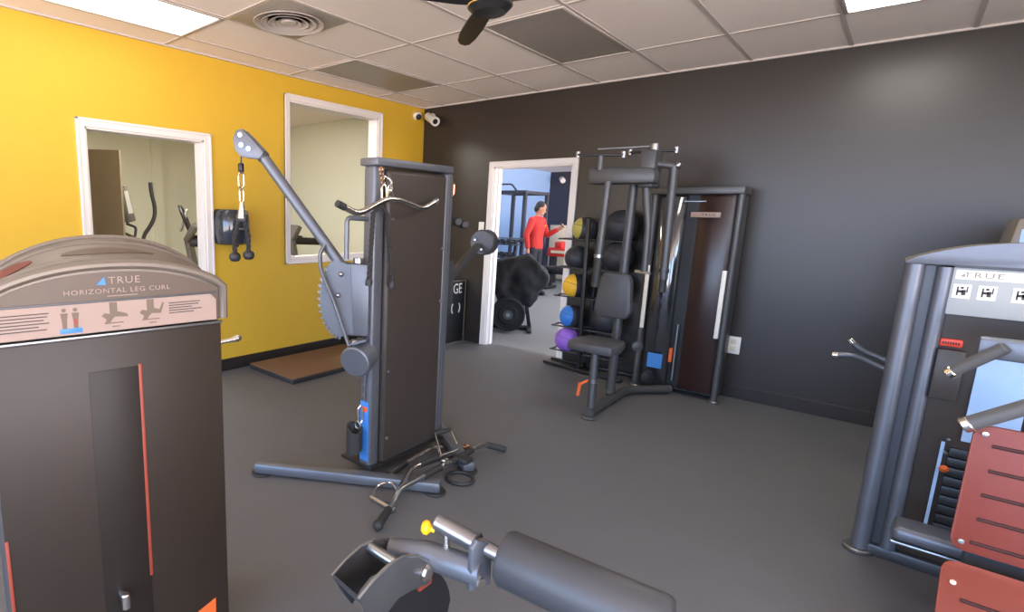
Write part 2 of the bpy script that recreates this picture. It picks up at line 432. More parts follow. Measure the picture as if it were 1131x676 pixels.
# outlet plate
ox, oz = -.932, .459
t = thing('wall_outlet', 'white outlet plate low on the charcoal wall', 'outlet', (ox, YB, oz - .075))
MB().bx(ox - .052, ox + .052, YB - .008, YB, oz - .075, oz + .075, .004).build('cover_plate', WHITE, t)
for dz in (-.03, .03): MB().bx(ox - .022, ox + .022, YB - .0105, YB - .007, oz + dz - .02, oz + dz + .02, .003).build('socket', BEIGE, t)
# light switch
sx_, sz = -3.545, 1.37
t = thing('light_switch', 'white light switch on the charcoal wall beside the doorway', 'light switch', (sx_, YB, sz - .06))
MB().bx(sx_ - .036, sx_ + .036, YB - .008, YB, sz - .06, sz + .06, .004).build('cover_plate', WHITE, t)
MB().bx(sx_ - .008, sx_ + .008, YB - .016, YB - .006, sz - .015, sz + .015, .002).build('toggle', WHITE, t)
# wipes dispenser on the yellow wall
dy, dz0, dz1 = 2.66, 1.19, 1.5
t = thing('wipes_dispenser', 'glossy black wipes dispenser mounted on the yellow wall', 'dispenser', (XL, dy, dz0))
DISP = mat('glossy_black_plastic', (44, 48, 56), 0.12, coat=.5)
b = MB(); rings = []
for (z, k) in ((dz0, .80), (dz0 + .015, .9), (dz0 + .10, 1.0), (dz0 + .2, 1.0), (dz1 - .02, .93), (dz1, .84)):
    rg = []
    for i in range(20):
        th = PI * i / 19
        rg.append(b.bm.verts.new((XL + .02 + .19 * k * math.sin(th) ** .6, dy - .155 * k * math.cos(th), z)))
    rg.append(b.bm.verts.new((XL + .001, dy + .155 * k, z))); rg.append(b.bm.verts.new((XL + .001, dy - .155 * k, z)))
    rings.append(rg)
b.loft(rings); b.build('dispenser_body', DISP, t)
MB().bx(XL + .19, XL + .214, dy - .03, dy + .05, 1.325, 1.34, .003).build('latch', STEEL, t)
MB().cyl((XL + .12, dy, dz0 + .005), (XL + .12, dy, dz0 - .02), .03, .025).build('nozzle', BLACKM, t)

# ------------------------------------------------------------------ floor pieces
t = thing('step_platform', 'low brown topped platform on the floor along the yellow wall', 'platform', (-4.03, 3.4, 0))
MB().bx(-4.375, -3.69, 2.80, 4.02, 0, .038, .006).build('base', RUBBER, t)
MB().bx(-4.372, -3.693, 2.803, 4.017, .0382, .052, .004).build('top_mat', BROWN, t)
# black wooden jump box in the corner
t = thing('jump_box', 'black wooden jump box in the corner beside the doorway', 'box', (-3.70, 5.10, 0), PI / 2)
MB().bx(-.40, .28, .004, .50, .0, .745, .004).build('box_body', BLACKM, t, local=True)
e = MB()
for x in (-.395, .270): e.bx(x - .005, x + .008, -.002, .01, 0, .745)
e.bx(-.4, .28, -.002, .01, .735, .7475); e.bx(-.4, .28, -.002, .01, .0, .010)
e.build('edge_trim', TAN, t, local=True)
text('lettering', 'GE', .17, WHITE, t, (.115, .003, .645), sx=.85)
for sgn in (-1, 1):
    MB().torus((.09 - sgn * .005, .003, .42), (0, 1, 0), .085, .007, 14, 6, PI / 2 - .7 - PI / 2 if sgn > 0 else PI - .7, PI / 2 + .7 - PI / 2 if sgn > 0 else PI + .7, xdir=(1, 0, 0)).build('hand_hole_outline', WHITE, t, local=True)

# ------------------------------------------------------------------ cable machine
t = cm = thing('cable_machine', 'dark dual arm cable machine tower in the middle of the floor', 'cable machine', (-2.10, 2.40, 0))
MB().bx(-2.105, -2.0, 2.145, 2.665, .06, 1.735, .03, seg=4).build('weight_cover', PANEL, t)
MB().bx(-2.22, -2.09, 2.32, 2.62, .085, 1.70, .02).build('rear_cover', GUND, t)
MB().bx(-2.115, -1.985, 2.045, 2.70, 1.742, 1.782, .008).build('top_cap', GUN, t)
for y in (2.095, 2.70):
    MB().bx(-2.095, -2.012, y - .04, y + .04, .075, 1.745, .016, seg=3).build('column', GUN, t)
MB().bx(-2.24, -1.99, 2.05, 2.72, .065, .085, .004).build('base_plate', BLACKM, t)
for (p, q) in (((-2.53, 1.648, .04), (-1.64, 2.24, .04)), ((-2.53, 3.15, .04), (-1.66, 2.545, .04))):
    ft = MB().bar(p, q, .075, .06, bev=.014).build('foot_beam', GUN, t)
    dd = (V(q) - V(p)).normalized()
    for c in (V(p) + dd * .04, V(q) - dd * .03):
        MB().cyl((c.x, c.y, 0), (c.x, c.y, .012), .062, n=28, bev=.004).build('rubber_foot', RUBBER, ft)
for (y, z) in ((2.185, 1.47), (2.185, 1.10), (2.185, .62), (2.185, .22), (2.635, 1.30), (2.635, .98)):
    MB().cyl((-2.001, y, z), (-1.993, y, z), .010, n=14, bev=.002).build('bolt', STEEL, t)
MB().tube([(-2.02, 2.695, 1.73), (-2.02, 2.695, .1)], .009).build('guide_rod_or_highlight', STEEL, t)  # bright rod drawn in place of the highlight on the cabinet edge
st = MB().bx(-2.084, -2.020, 2.052, 2.0555, .11, .46).build('blue_patch', BLUES, t)  # flat blue patch low on the column face
MB().bx(-2.075, -2.03, 2.051, 2.0525, .40, .43).build('orange_mark', ORANGE, st)
pn = MB()
for z in (.50, .56, .62): pn.cyl((-2.055, 2.056, z), (-2.055, 2.046, z), .008)
pn.tube([(-2.046, 2.046, .47), (-2.046, 2.046, .64)], .004)
pn.build('adjust_pins', STEEL, t)
# hand rail bracket on the column
MB().tube([(-2.06, 2.06, 1.468), (-2.085, 1.93, 1.475), (-2.085, 1.93, 1.26)], .013, fil=.03).build('hand_rail', GUN, t)
# near arm carriage: blue-grey side plate, toothed sector, lever
u = V((-.835, -.55, 0)); nn = V((.55, -.835, 0)); o = V((-2.0, 2.015, 0))
def AP(a, z, k=0.0): return o + u * a + V((0, 0, z)) + nn * k
MB().prism([(-.0, 1.232), (.2, 1.235), (.215, .92), (.10, .845), (0, .85)], o, u, (0, 0, 1), -nn * .10, .006).build('arm_carriage', GUN, t)
sec = [(.10, 1.225)] + [(.15 + .118 * math.cos(x), 1.05 + .215 * math.sin(x)) for x in [math.radians(70 - 10 * i) for i in range(17)]] + [(.08, .86)]
sp = MB().prism(sec, o + nn * .003, u, (0, 0, 1), -nn * .014).build('index_plate', GUN, t)
tb = MB()
for i in range(15):
    x = math.radians(45 - 9.5 * i)
    tb.bar(AP(.15 + .108 * math.cos(x), 1.05 + .205 * math.sin(x), .004), AP(.15 + .128 * math.cos(x), 1.05 + .225 * math.sin(x), .004), .011, .012)
tb.build('index_teeth', STEEL, sp)
for (a_, z_) in ((.15, 1.178), (.165, 1.065)): MB().ball(AP(a_, z_, .008), .014, n=14, m=8).build('plate_bolt', STEEL, t)
MB().cyl(AP(.07, 1.235, -.05), AP(.07, 1.262, -.05), .028, n=20).build('pivot_collar', STEEL, t)
MB().tube([AP(.10, .80, .02), AP(.185, 1.04, .022), AP(.258, 1.20, .022), AP(.262, 1.29, .02), AP(.235, 1.33, .01)], .017, fil=.03, flat=.6).build('lever_bar', GUN, t)
ar = MB().tube([AP(.135, 1.19, -.03), AP(.60, 1.79, -.03)], .029, n=18).build('arm', GUN, t)
MB().tube([AP(.60, 1.79, -.03), AP(.585, 1.77, -.03)], .033, n=18).build('arm_collar', GUND, ar)
hd = [(.575, 1.80), (.60, 1.765), (.70, 1.775), (.735, 1.81), (.745, 1.87), (.725, 1.91), (.695, 1.915), (.65, 1.875)]
ph = MB()
for k in (.006, -.066): ph.prism(hd, o + nn * k, u, (0, 0, 1), -nn * .008, .002)
ph.bar(AP(.59, 1.785, -.03), AP(.72, 1.90, -.03), .018, .055)
ph = ph.build('pulley_head', GUN, t)
MB().cyl(AP(.695, 1.835, -.015), AP(.695, 1.835, -.045), .05, n=28).build('pulley_wheel', BLACKM, ph)
for (a_, z_) in ((.70, 1.885), (.695, 1.835), (.655, 1.815)): MB().cyl(AP(a_, z_, .004), AP(a_, z_, .016), .012, n=12).build('pulley_bolt', CHROME, ph)
MB().tube([AP(.715, 1.80, -.03), AP(.718, 1.70, -.03)], .004).build('cable', BLACKM, ph)
MB().cyl(AP(.718, 1.745, -.03), AP(.718, 1.70, -.03), .016, n=14, bev=.004).build('cable_stop', BLACKM, ph)
ax = V((.30, -.92, -.22)).normalized(); c = V((-2.055, 1.99, .71))
ct = MB().lathe([(.0, 0), (.080, 0), (.088, .006), (.088, .115), (.07, .13), (.0, .13)], c + ax * .03, -ax, 36).build('counterweight', GUN, t)
MB().prism([(-.03, -.2), (.03, -.2), (.035, 0), (-.035, 0)], c - ax * .06 + V((0, 0, .1)), (.94, .33, 0), (0, 0, 1), ax * -.02).build('weight_bracket', BLACKM, t)
MB().bar((-2.02, 2.03, .83), (-2.10, 1.97, .80), .09, .012).build('bracket_lip', GUN, t)
b = MB().ball((-2.06, 1.975, .81), .022, n=14, m=8); b.build('lever_knuckle', STEEL, t)
# far arm
MB().bx(-2.12, -2.02, 2.70, 2.80, .93, 1.22, .01).build('arm_carriage', GUND, t)
ar = MB().tube([(-2.08, 2.80, 1.08), (-2.26, 3.40, 1.275)], .028, n=16).build('arm', GUND, t)
hx = V((.55, -.83, 0)); c = V((-2.27, 3.47, 1.305))
ph = MB().lathe([(.0, 0), (.085, .0), (.095, .012), (.095, .10), (.085, .112), (.0, .112)], c + hx * .05 + V((-.0, 0, 0)), -hx + V((.9, .9, 0)) * .35, 32).build('pulley_head', GUND, t)
for (k, z) in ((-.05, .02), (.03, .045), (.0, -.05)): MB().cyl(c + hx * .06 + V((.83, .55, 0)) * k + V((0, 0, z)), c + hx * .045 + V((.83, .55, 0)) * k + V((0, 0, z)), .008, n=10).build('pulley_bolt', STEEL, ph)

# hanging attachments -----------------------------------------------------------
def hook_link(p, q, m_, r=.0045, w_=.014):
    """a carabiner loop from p down to q"""
    b = MB(); p, q = V(p), V(q); d = (q - p); s = V((.3, .95, 0)).normalized() * w_
    b.tube([p, p + s + d * .15, p + s + d * .85, q, q - s - d * .15, p - s + d * .15, p], r, n=8, fil=.012); return b
# rope on the near arm
top = AP(.718, 1.70, -.03)
t = thing('tricep_rope', 'black rope handle with ball ends hanging from the arm by the yellow wall', 'rope attachment', tuple(AP(.72, 1.22, -.03)))
hook_link(top, top - V((0, 0, .09)), CHROME).build('carabiner', CHROME, t)
hook_link(top - V((0, 0, .085)), top - V((0, 0, .165)), CHROME, .004, .010).build('chain_link', CHROME, t)
MB().lathe([(.0, 0), (.012, 0), (.022, -.06), (.026, -.085), (.0, -.085)], top - V((0, 0, .16)), (0, 0, 1)).build('ferrule', CHROME, t)
f0 = top - V((0, 0, .235))
MB().bx(-.03, .03, -.018, .018, -.03, .012, .008, M.Translation(f0) @ M.Rotation(.58, 4, 'Z')).build('rope_cap', RUBBER, t)
def twisted(pts, r=.0125, pitch=.028):
    b = MB(); P = [V(x) for x in pts]
    L = sum((P[i + 1] - P[i]).length for i in range(len(P) - 1)); n = int(L / .006)
    cen = []
    for i in range(n + 1):
        s = L * i / n; k = 0
        while k < len(P) - 2 and s > (P[k + 1] - P[k]).length: s -= (P[k + 1] - P[k]).length; k += 1
        cen.append(P[k] + (P[k + 1] - P[k]).normalized() * s)
    ax_ = (P[-1] - P[0]).normalized(); x = ax_.orthogonal().normalized(); y = ax_.cross(x)
    for st_ in range(3):
        b.tube([c_ + (x * math.cos(2 * PI * (i * .006 / pitch / 3 + st_ / 3)) + y * math.sin(2 * PI * (i * .006 / pitch / 3 + st_ / 3))) * r * .55 for i, c_ in enumerate(cen)], r * .58, n=6)
    return b
for (k, zz) in ((.755, 1.25), (.690, 1.26)):
    e_ = AP(k, zz, -.03 + (.02 if k > .72 else -.015))
    lg = twisted([f0 + u * (k - .718) * .4 - V((0, 0, .01)), e_ + V((0, 0, .1)), e_]).build('rope_leg', ROPE, t)
    MB().lathe([(.0, .022), (.016, .02), (.03, .008), (.032, -.012), (.022, -.028), (.0, -.032)], e_, (0, 0, 1), 20).build('ball_end', RUBBER, lg)
# hook and curved bar on the tower
t = thing('lat_bar_hook', 'chrome hook and chain at the top of the cable machine', 'hook', (-1.955, 2.07, 1.60))
b = MB()
for i in range(4):
    z = 1.72 - i * .022
    b.torus((-1.97 + .004 * i, 2.055 + .003 * i, z), (1, 0, 0) if i % 2 else (0, 1, 0), .011, .003, 14, 6)
b.build('chain', COPPER, t)
hook_link((-1.957, 2.066, 1.645), (-1.952, 2.068, 1.55), CHROME, .005, .014).build('carabiner', CHROME, t)
MB().tube([(-1.985, 2.10, 1.69), (-1.95, 2.115, 1.67), (-1.945, 2.108, 1.63), (-1.947, 2.10, 1.58), (-1.95, 2.115, 1.56)], .006, fil=.02).build('hook_arm', CHROME, t)
t = thing('curved_bar', 'bent chrome pulldown bar hanging on the cable machine tower', 'bar', (-1.935, 2.09, 1.5))
MB().tube([(-1.935, 1.735, 1.538), (-1.935, 1.865, 1.492), (-1.935, 2.06, 1.572), (-1.935, 2.16, 1.572), (-1.935, 2.355, 1.527), (-1.935, 2.475, 1.576)], .0155, n=16, fil=.045).build('bar', CHROME, t)
for (p, q) in (((-1.935, 1.728, 1.5405), (-1.935, 1.775, 1.524)), ((-1.935, 2.480, 1.578), (-1.935, 2.46, 1.570))):
    MB().cyl(p, q, .0175, n=16).build('end_cap', RUBBER if p[1] < 2 else STEEL, t)
MB().prism([(-.03, 0), (.03, 0), (.016, .045), (-.016, .045)], (-1.94, 2.09, 1.575), (0, 1, 0), (0, 0, 1), (.012, 0, 0), .003).build('eyelet_plate', CHROME, t)
MB().torus((-1.934, 2.09, 1.63), (1, 0, 0), .014, .005, 20).build('eyelet', CHROME, t)
# rope behind the bar
t = thing('tricep_rope', 'black twisted rope handle hanging on the cable machine behind the chrome bar', 'rope attachment', (-1.96, 2.07, 1.12))
MB().tube([(-1.965, 2.0, 1.50), (-1.955, 2.05, 1.545), (-1.955, 2.09, 1.50)], .010, fil=.03).build('rope_loop', ROPE, t)
for (p, q) in (((-1.965, 2.0, 1.50), (-1.985, 2.0, 1.145)), ((-1.955, 2.09, 1.50), (-1.955, 2.145, 1.125))):
    lg = twisted([p, q], .012).build('rope_leg', ROPE, t)
    MB().lathe([(.0, .02), (.014, .016), (.02, 0), (.018, -.018), (.0, -.022)], q, (0, 0, 1), 18).build('rope_end', RUBBER, lg)
# grip handle on far column
t = thing('grip_handle', 'black rubber grips hanging from a brass carabiner at the far side of the tower', 'cable handle', (-2.05, 2.78, 1.42))
MB().tube([(-2.05, 2.74, 1.76), (-2.05, 2.765, 1.72), (-2.05, 2.775, 1.68)], .005).build('hook', STEEL, t)
hook_link((-2.05, 2.765, 1.70), (-2.05, 2.765, 1.605), COPPER, .008, .02).build('carabiner', COPPER, t)
MB().tube([(-2.05, 2.765, 1.61), (-2.05, 2.78, 1.52), (-2.05, 2.80, 1.47)], .009, flat=.5).build('strap', RUBBER, t)
for (y, z) in ((2.80, 1.46), (2.875, 1.443)):
    MB().lathe([(.0, 0), (.02, 0), (.026, .01), (.026, .1), (.0, .1)], (-2.0, y - .01, z), (-.8, .6, 0), 20).build('grip', RUBBER, t)
# ankle strap on the column
t = thing('ankle_strap', 'black padded ankle strap hanging low on the cable machine column', 'ankle strap', (-2.10, 2.03, .13))
hook_link((-2.062, 2.03, .44), (-2.062, 2.03, .335), CHROME, .005, .014).build('carabiner', CHROME, t)
b = MB(); rings = []
for i in range(22):
    th = 2 * PI * i / 22
    c_ = V((-2.083 + .044 * math.cos(th), 2.005 + .034 * math.sin(th), .235 + .012 * math.sin(th)))
    d_ = V((math.cos(th), math.sin(th), 0))
    hgt = .075 - .018 * math.cos(th)
    rings.append([b.bm.verts.new(c_ + d_ * k + V((0, 0, z))) for k, z in ((.005, -hgt), (.005, hgt), (-.005, hgt), (-.005, -hgt))])
b.loft(rings, closed=True); b.build('strap_band', RUBBER, t)
MB().torus((-2.063, 2.012, .33), (0, 1, 0), .02, .004, 18).build('ring', STEEL, t)

# attachments lying on the floor -------------------------------------------------
FG = 'cable attachments lying on the floor'
t = thing('lat_bar', 'long chrome and black lat bar lying in front of the cable machine', 'bar', (-1.75, 2.3, 0), 0, FG)
LB = [(-1.632, 1.75, .03), (-1.70, 1.935, .05), (-1.712, 1.985, .088), (-1.725, 2.70, .088), (-1.745, 2.83, .07), (-1.66, 2.94, .028)]
MB().tube(LB, .0145, n=14, fil=.06).build('bar', STEEL, t)
def along(P, i, a, b): return (V(P[i]).lerp(V(P[i + 1]), a), V(P[i]).lerp(V(P[i + 1]), b))
p, q = along(LB, 0, -.08, .62); MB().cyl(p, q, .021, .019, n=16, bev=.005).build('grip', RUBBER, t)
MB().ball(p, .026, n=16, m=10).build('end_knob', RUBBER, t)
p, q = along(LB, 4, .1, 1.05); MB().cyl(p, q, .020, n=16, bev=.005).build('grip', RUBBER, t)
p, q = along(LB, 2, .28, .5); MB().cyl(p, q, .018, n=16, bev=.004).build('grip', RUBBER, t)
p, q = along(LB, 2, .62, .95); MB().cyl(p, q, .018, n=16, bev=.004).build('grip', RUBBER, t)
MB().bx(-1.735, -1.705, 2.36, 2.40, .085, .125, .004).build('swivel', CHROME, t)
t = thing('straight_bar', 'short chrome bar with a black grip beside the tower foot', 'bar', (-1.94, 2.35, 0), 0, FG)
MB().tube([(-1.93, 2.15, .04), (-1.95, 2.32, .045), (-1.97, 2.57, .05), (-1.95, 2.66, .03)], .0135, n=14, fil=.05).build('bar', CHROME, t)
MB().cyl((-1.928, 2.13, .04), (-1.948, 2.305, .045), .021, n=16, bev=.006).build('grip', RUBBER, t)
t = thing('curl_bar', 'bent chrome curl bar lying between the other cable handles', 'bar', (-1.82, 2.3, 0), 0, FG)
MB().tube([(-1.72, 1.99, .085), (-1.83, 2.22, .085), (-1.80, 2.44, .09), (-1.80, 2.60, .07), (-1.86, 2.74, .04)], .0135, n=14, fil=.05).build('bar', CHROME, t)
MB().cyl((-1.823, 2.28, .0865), (-1.802, 2.43, .09), .0185, n=16, bev=.004).build('grip', RUBBER, t)
t = thing('row_handle', 'black and chrome close grip row handle standing in the heap', 'cable handle', (-1.92, 2.66, 0), 0, FG)
for (p, q) in (((-1.99, 2.63, .125), (-1.86, 2.54, .03)), ((-1.955, 2.75, .125), (-1.83, 2.69, .03))):
    MB().tube([p, q], .008, n=10).build('side_rod', CHROME, t)
MB().cyl((-1.99, 2.63, .125), (-1.955, 2.75, .125), .016, n=14, bev=.004).build('grip', RUBBER, t)
MB().cyl((-1.86, 2.54, .03), (-1.83, 2.69, .03), .016, n=14, bev=.004).build('grip', RUBBER, t)
MB().bx(-1.86, -1.82, 2.74, 2.79, .02, .05, .006).build('swivel', COPPER, t)
t = thing('stirrup_handle', 'chrome stirrup handle lying nearest on the floor by the tower foot', 'cable handle', (-1.77, 1.94, 0), 0, FG)
MB().tube([(-1.845, 1.915, .014), (-1.90, 2.02, .03), (-1.85, 2.07, .05), (-1.76, 2.03, .04), (-1.68, 1.91, .014)], .007, n=10, fil=.05).build('stirrup', CHROME, t)
MB().cyl((-1.85, 1.915, .016), (-1.675, 1.905, .016), .0155, n=16, bev=.004).build('grip', STEEL, t)
t = thing('foot_strap', 'flat black rubber loop handle on the floor right of the tower', 'cable handle', (-1.66, 2.45, 0), 0, FG)
MB().torus((-1.65, 2.44, .012), (0, 0, 1), .075, .011, 26, 8).build('loop', RUBBER, t)
MB().bx(-1.74, -1.64, 2.475, 2.56, .075, .105, .01).build('pad', RUBBER, t)

# ------------------------------------------------------------------ leg curl machine tower (local frame: X right, Y away, Z up)
rz = math.atan2(.994, .106)
LCX, LCY = -1.541 - .106 * .31, .884 - .994 * .31
t = lc = thing('leg_curl_machine', 'tall dark weight tower with HORIZONTAL LEG CURL lettering and a pinkish instruction label', 'gym machine', (LCX, LCY, 0), rz)
def arch(hw, z0, zs, zc, n=22):
    return [(-hw, z0), (hw, z0)] + [(hw * math.cos(PI * i / n) if False else hw * (1 - 2 * i / n), zs + (zc - zs) * (1 - abs(1 - 2 * i / n) ** 2.2) ** .8) for i in range(n + 1)]
MB().bx(-.308, .308, -.004, .012, .06, 1.143, .004).build('front_shield', SHIELD, t, local=True)
MB().bx(-.082, .056, -.0055, .0, .13, 1.045, .002).build('weight_window_or_reflection', SLOTPANE, t, local=True)
MB().bx(-.305, .305, .20, .30, .06, 1.15, .01).bx(-.305, -.27, .012, .2, .06, 1.15).bx(.27, .305, .012, .2, .06, 1.15).build('frame', GUND, t, local=True)
MB().bx(-.32, .32, -.02, .32, 0.0, .06, .01).build('base', GUND, t, local=True)
pin = MB().cyl((-.035, -.003, .342), (-.035, -.05, .335), .011, n=16, bev=.003).cyl((-.035, -.05, .365), (-.035, -.05, .315), .013, n=16, bev=.004)
pin.build('selector_pin', CHROME, t, local=True)
MB().bx(.050, .060, -.007, -.002, .36, 1.05, .002).build('red_slot_edge', REDO, t, local=True)
MB().bx(-.309, -.300, -.007, -.002, .2, .62, .002).build('red_side_reflection', REDO, t, local=True)  # strip of colour painting an orange reflection on the left edge
MB().prism([(-.06, -.03), (.06, .0), (.06, .06), (-.02, .03)], (.20, -.006, .12), (1, 0, 0), (0, 0, 1), (0, .003, 0)).build('warning_sticker', ORANGE, t, local=True)
# moulded head
MB().bx(-.312, .312, -.01, .0, 1.143, 1.152, .003).build('head_seam', STEEL, t, local=True)
hd_ = MB()
hd_.prism(arch(.313, 1.152, 1.262, 1.335), (0, .0, 0), (1, 0, 0), (0, 0, 1), (0, .30, 0), .012)
hd_ = hd_.build('head_shell', SHROUD, t, local=True)
MB().prism(arch(.298, 1.156, 1.25, 1.322), (0, -.004, 0), (1, 0, 0), (0, 0, 1), (0, .012, 0)).build('fascia', SHROUDF, hd_, local=True)
def archline(hw, zs, zc, y, dz=0, n=26): return [(hw * (2 * i / n - 1), y, zs + (zc - zs) * (1 - abs(1 - 2 * i / n) ** 2.2) ** .8 + dz) for i in range(n + 1)]
MB().tube([(-.318, .0, 1.16)] + archline(.318, 1.262, 1.343, -.002) + [(.318, .0, 1.16)], .014, n=10, fil=.0).build('front_rim', SHROUD, hd_, local=True)
MB().tube([(-.316, .03, 1.18)] + archline(.316, 1.262, 1.354, .03) + [(.316, .03, 1.18)], .010, n=10).build('middle_rim', SHROUD, hd_, local=True)
def hood(x, k):
    u_ = min(1, abs(x / .312)); f_ = (1 - u_ ** 2.2) ** .8
    return V((x * (1 - .02 * k), .032 + .085 * k, (1.262 + .02 * k) + (.096 + .034 * k) * f_))
cr = MB(); n = 40; rr = []
for i in range(n + 1):
    x = -.312 + .624 * i / n
    rr.append([cr.bm.verts.new(v) for v in (hood(x, 0), hood(x, .35), hood(x, .7), hood(x, 1), hood(x, 1) + V((0, .16, -.012)), hood(x, 1) + V((0, .18, -.06)), V((x, .28, 1.16)), V((x, .05, 1.16)))])
cr.loft(rr); cr = cr.build('crown', SHROUD, t, local=True)
for (k_, r_) in ((1, .007), (.72, .005)): MB().tube([hood(-.312 + .624 * i / n, k_) for i in range(n + 1)], r_, n=8).build('top_rim', SHROUD, cr, local=True)
for (s0, s1, k0, k1) in ((-.335, -.185, .18, .60), (-.115, .13, .16, .50)):
    rg = MB(); n = 16; rr = []
    for i in range(n + 1):
        x = s0 + (s1 - s0) * i / n; w_ = max(.04, math.sin(PI * (i + .3) / (n + .6)) ** .6) * (1 - .55 * i / n if s0 > -.2 else 1); km = (k0 + k1) / 2; kd = (k1 - k0) / 2 * w_
        up_ = V((0, -.0022, .0022))
        rr.append([rg.bm.verts.new(v) for v in (hood(x, km - kd) + up_, hood(x, km + kd) + up_, hood(x, km + kd) - up_, hood(x, km - kd) - up_)])
    rg.loft(rr); rg.build('recess_slot', DEEPRED if s0 < -.2 else SHROUDF, cr, local=True)  # flat inlays draw the recesses; the deep red paints a reflection
lb = MB().prism([(-.292, 1.158), (.292, 1.158), (.292, 1.222), (.274, 1.240), (-.274, 1.240), (-.292, 1.222)], (0, -.0075, 0), (1, 0, 0), (0, 0, 1), (0, .004, 0)).build('instruction_label', LABEL, t, local=True)
tl = MB()
def lines(x0, x1, z0, n, dz, frac=(1, .97, .9, 1, .8, .95, 1, .7)):
    for i in range(n):
        tl.bx(x0, x0 + (x1 - x0) * frac[i % len(frac)], -.0085, -.007, z0 - i * dz - .0013, z0 - i * dz + .0013)
lines(-.285, -.165, 1.222, 6, .0085); tl.build('printed_text', INK, lb, local=True); tl = MB()
lines(.145, .245, 1.222, 5, .0075, (.95, .9, .7, 1, .75)); tl.build('printed_text', INK, lb, local=True)
for x in (-.13, -.103):
    fg_ = MB().cyl((x, -.0085, 1.226), (x, -.0072, 1.226), .0055, n=14)
    fg_.prism([(-.009, .02), (.009, .02), (.006, 0), (.005, -.022), (-.005, -.022), (-.006, 0)], (x, -.0085, 1.198), (1, 0, 0), (0, 0, 1), (0, .001, 0))
    fg_.build('muscle_figure', FIGINK, lb, local=True)
for x in (-.005, .095):
    fg_ = MB().bx(x - .013, x + .007, -.0082, -.0072, 1.205, 1.238)
    fg_.prism([(-.034, .0), (-.026, .008), (-.01, .004), (.01, .010), (.022, .006), (.032, .002 if x < .05 else .026), (.036, -.006 if x < .05 else .024), (.026, -.006), (.0, -.004), (-.008, -.012), (-.014, -.022), (-.026, -.020), (-.022, -.010)], (x, -.0088, 1.201), (1, 0, 0), (0, 0, 1), (0, .0016, 0))
    fg_.bx(x - .028, x + .022, -.0085, -.0072, 1.178, 1.181).bx(x - .008, x + .012, -.0085, -.0072, 1.168, 1.171)
    fg_.build('exercise_figure', FIGINK, lb, local=True)
MB().bx(-.108, -.098, -.0087, -.0072, 1.185, 1.20).build('red_muscle_mark', REDO, lb, local=True)
MB().bx(-.142, -.088, -.0085, -.0072, 1.163, 1.176, .0005).build('blue_caption', BLUES, lb, local=True)
MB().bx(-.296, .296, -.0075, -.003, 1.241, 1.246).build('label_edge', GUND, lb, local=True)
text('lettering', 'TRUE', .028, LABEL, t, (.026, -.0055, 1.298), space=1.15, sx=1.15)
text('lettering', 'HORIZONTAL LEG CURL', .019, LABEL, t, (.012, -.0055, 1.270), space=1.12, sx=1.2)
MB().bx(-.02, .06, -.0055, -.004, 1.2545, 1.2565).build('small_caption', LABEL, t, local=True)
MB().prism([(0, 0), (.024, 0), (.020, .022)], (-.046, -.0065, 1.288), (1, 0, 0), (0, 0, 1), (0, .002, 0)).build('logo_mark', BLUES, t, local=True)
MB().tube([(-1.86, 1.04, .992), (-1.85, 1.10, .996), (-1.85, 1.13, 1.0)], [.008, .009, .014], n=14).cyl((-1.85, 1.125, 1.0), (-1.85, 1.145, 1.0), .015, .012, n=16, bev=.004).build('chrome_handle', CHROME, t)
MB().bar((-1.86, 1.05, .992), (-1.80, .80, .98), .03, .03).build('handle_bracket', GUND, t)

# ------------------------------------------------------------------ foreground roller lever
t = rl = thing('roller_lever', 'grey foam leg roller on a steel lever with a yellow pull knob', 'gym machine', (-.85, .80, 0))
near = [(.761, .65), (.772, .637), (.90, .50), (.96, .47), (1.00, .50), (1.035, .568), (1.018, .611), (.972, .654), (.916, .679), (.864, .682), (.809, .668)]
far = [(.812, .599), (.827, .581), (.90, .50), (.96, .47), (1.02, .51), (1.069, .563), (1.036, .606), (.984, .640), (.921, .649), (.873, .633)]
def P2(poly, f=1): return [(y, z) for y, z in poly]
NR = [(.765, .645), (.775, .628), (.80, .58), (.835, .525), (.862, .556), (.901, .575), (.952, .567), (1.022, .548), (1.036, .571), (1.018, .612), (.972, .653), (.916, .677), (.864, .680), (.809, .665)]
sp0 = MB().prism(NR, (-.77, 0, 0), (0, 1, 0), (0, 0, 1), (-.007, 0, 0), .0015).build('side_plate', PECM, t)
sp1 = MB().prism([(y + .048, z - .042) for y, z in NR], (-.92, 0, 0), (0, 1, 0), (0, 0, 1), (.007, 0, 0), .0015).build('side_plate', PECM, t)
for (x_, oy, oz, par) in ((-.7735, 0, 0, sp0), (-.9165, .048, -.042, sp1)):
    MB().tube([(x_, y + oy, z + oz) for y, z in NR[8:] + NR[:1]], .0042, n=8).build('bright_edge', STEEL, par)
MB().prism([(-.778, .778, .0), (-.914, .826, .0)][:0] or [(0, 0), (1, 0), (1, 1), (0, 1)], (-.774, .764, .643), (-.142, .049, -.043), (0, .055, -.075), (0, .006, .004)).build('bridge_plate', GUND, t)
for (a_, b_) in (((-.915, .945, .622), (-.778, .945, .622)), ((-.915, 1.03, .592), (-.778, 1.02, .592))):
    MB().cyl(a_, b_, .015 if a_[1] < 1 else .021, n=18).build('cross_pin', STEEL, t)
bt = MB().cyl((-.772, 1.005, .592), (-.758, 1.005, .592), .017, n=6).cyl((-.772, 1.005, .592), (-.764, 1.005, .592), .022, n=20); bt.build('pivot_bolt', CHROME, t)
MB().bx(-.79, -.783, 1.0, 1.05, .53, .56).build('red_reflection', REDO, t)  # small patch painting an orange reflection near the pivot bolt
MB().tube([(-.90, 1.02, .583), (-.80, 1.05, .606), (-.645, 1.075, .618)], [.034, .036, .036], n=18).build('lever_arm', GUN, t)
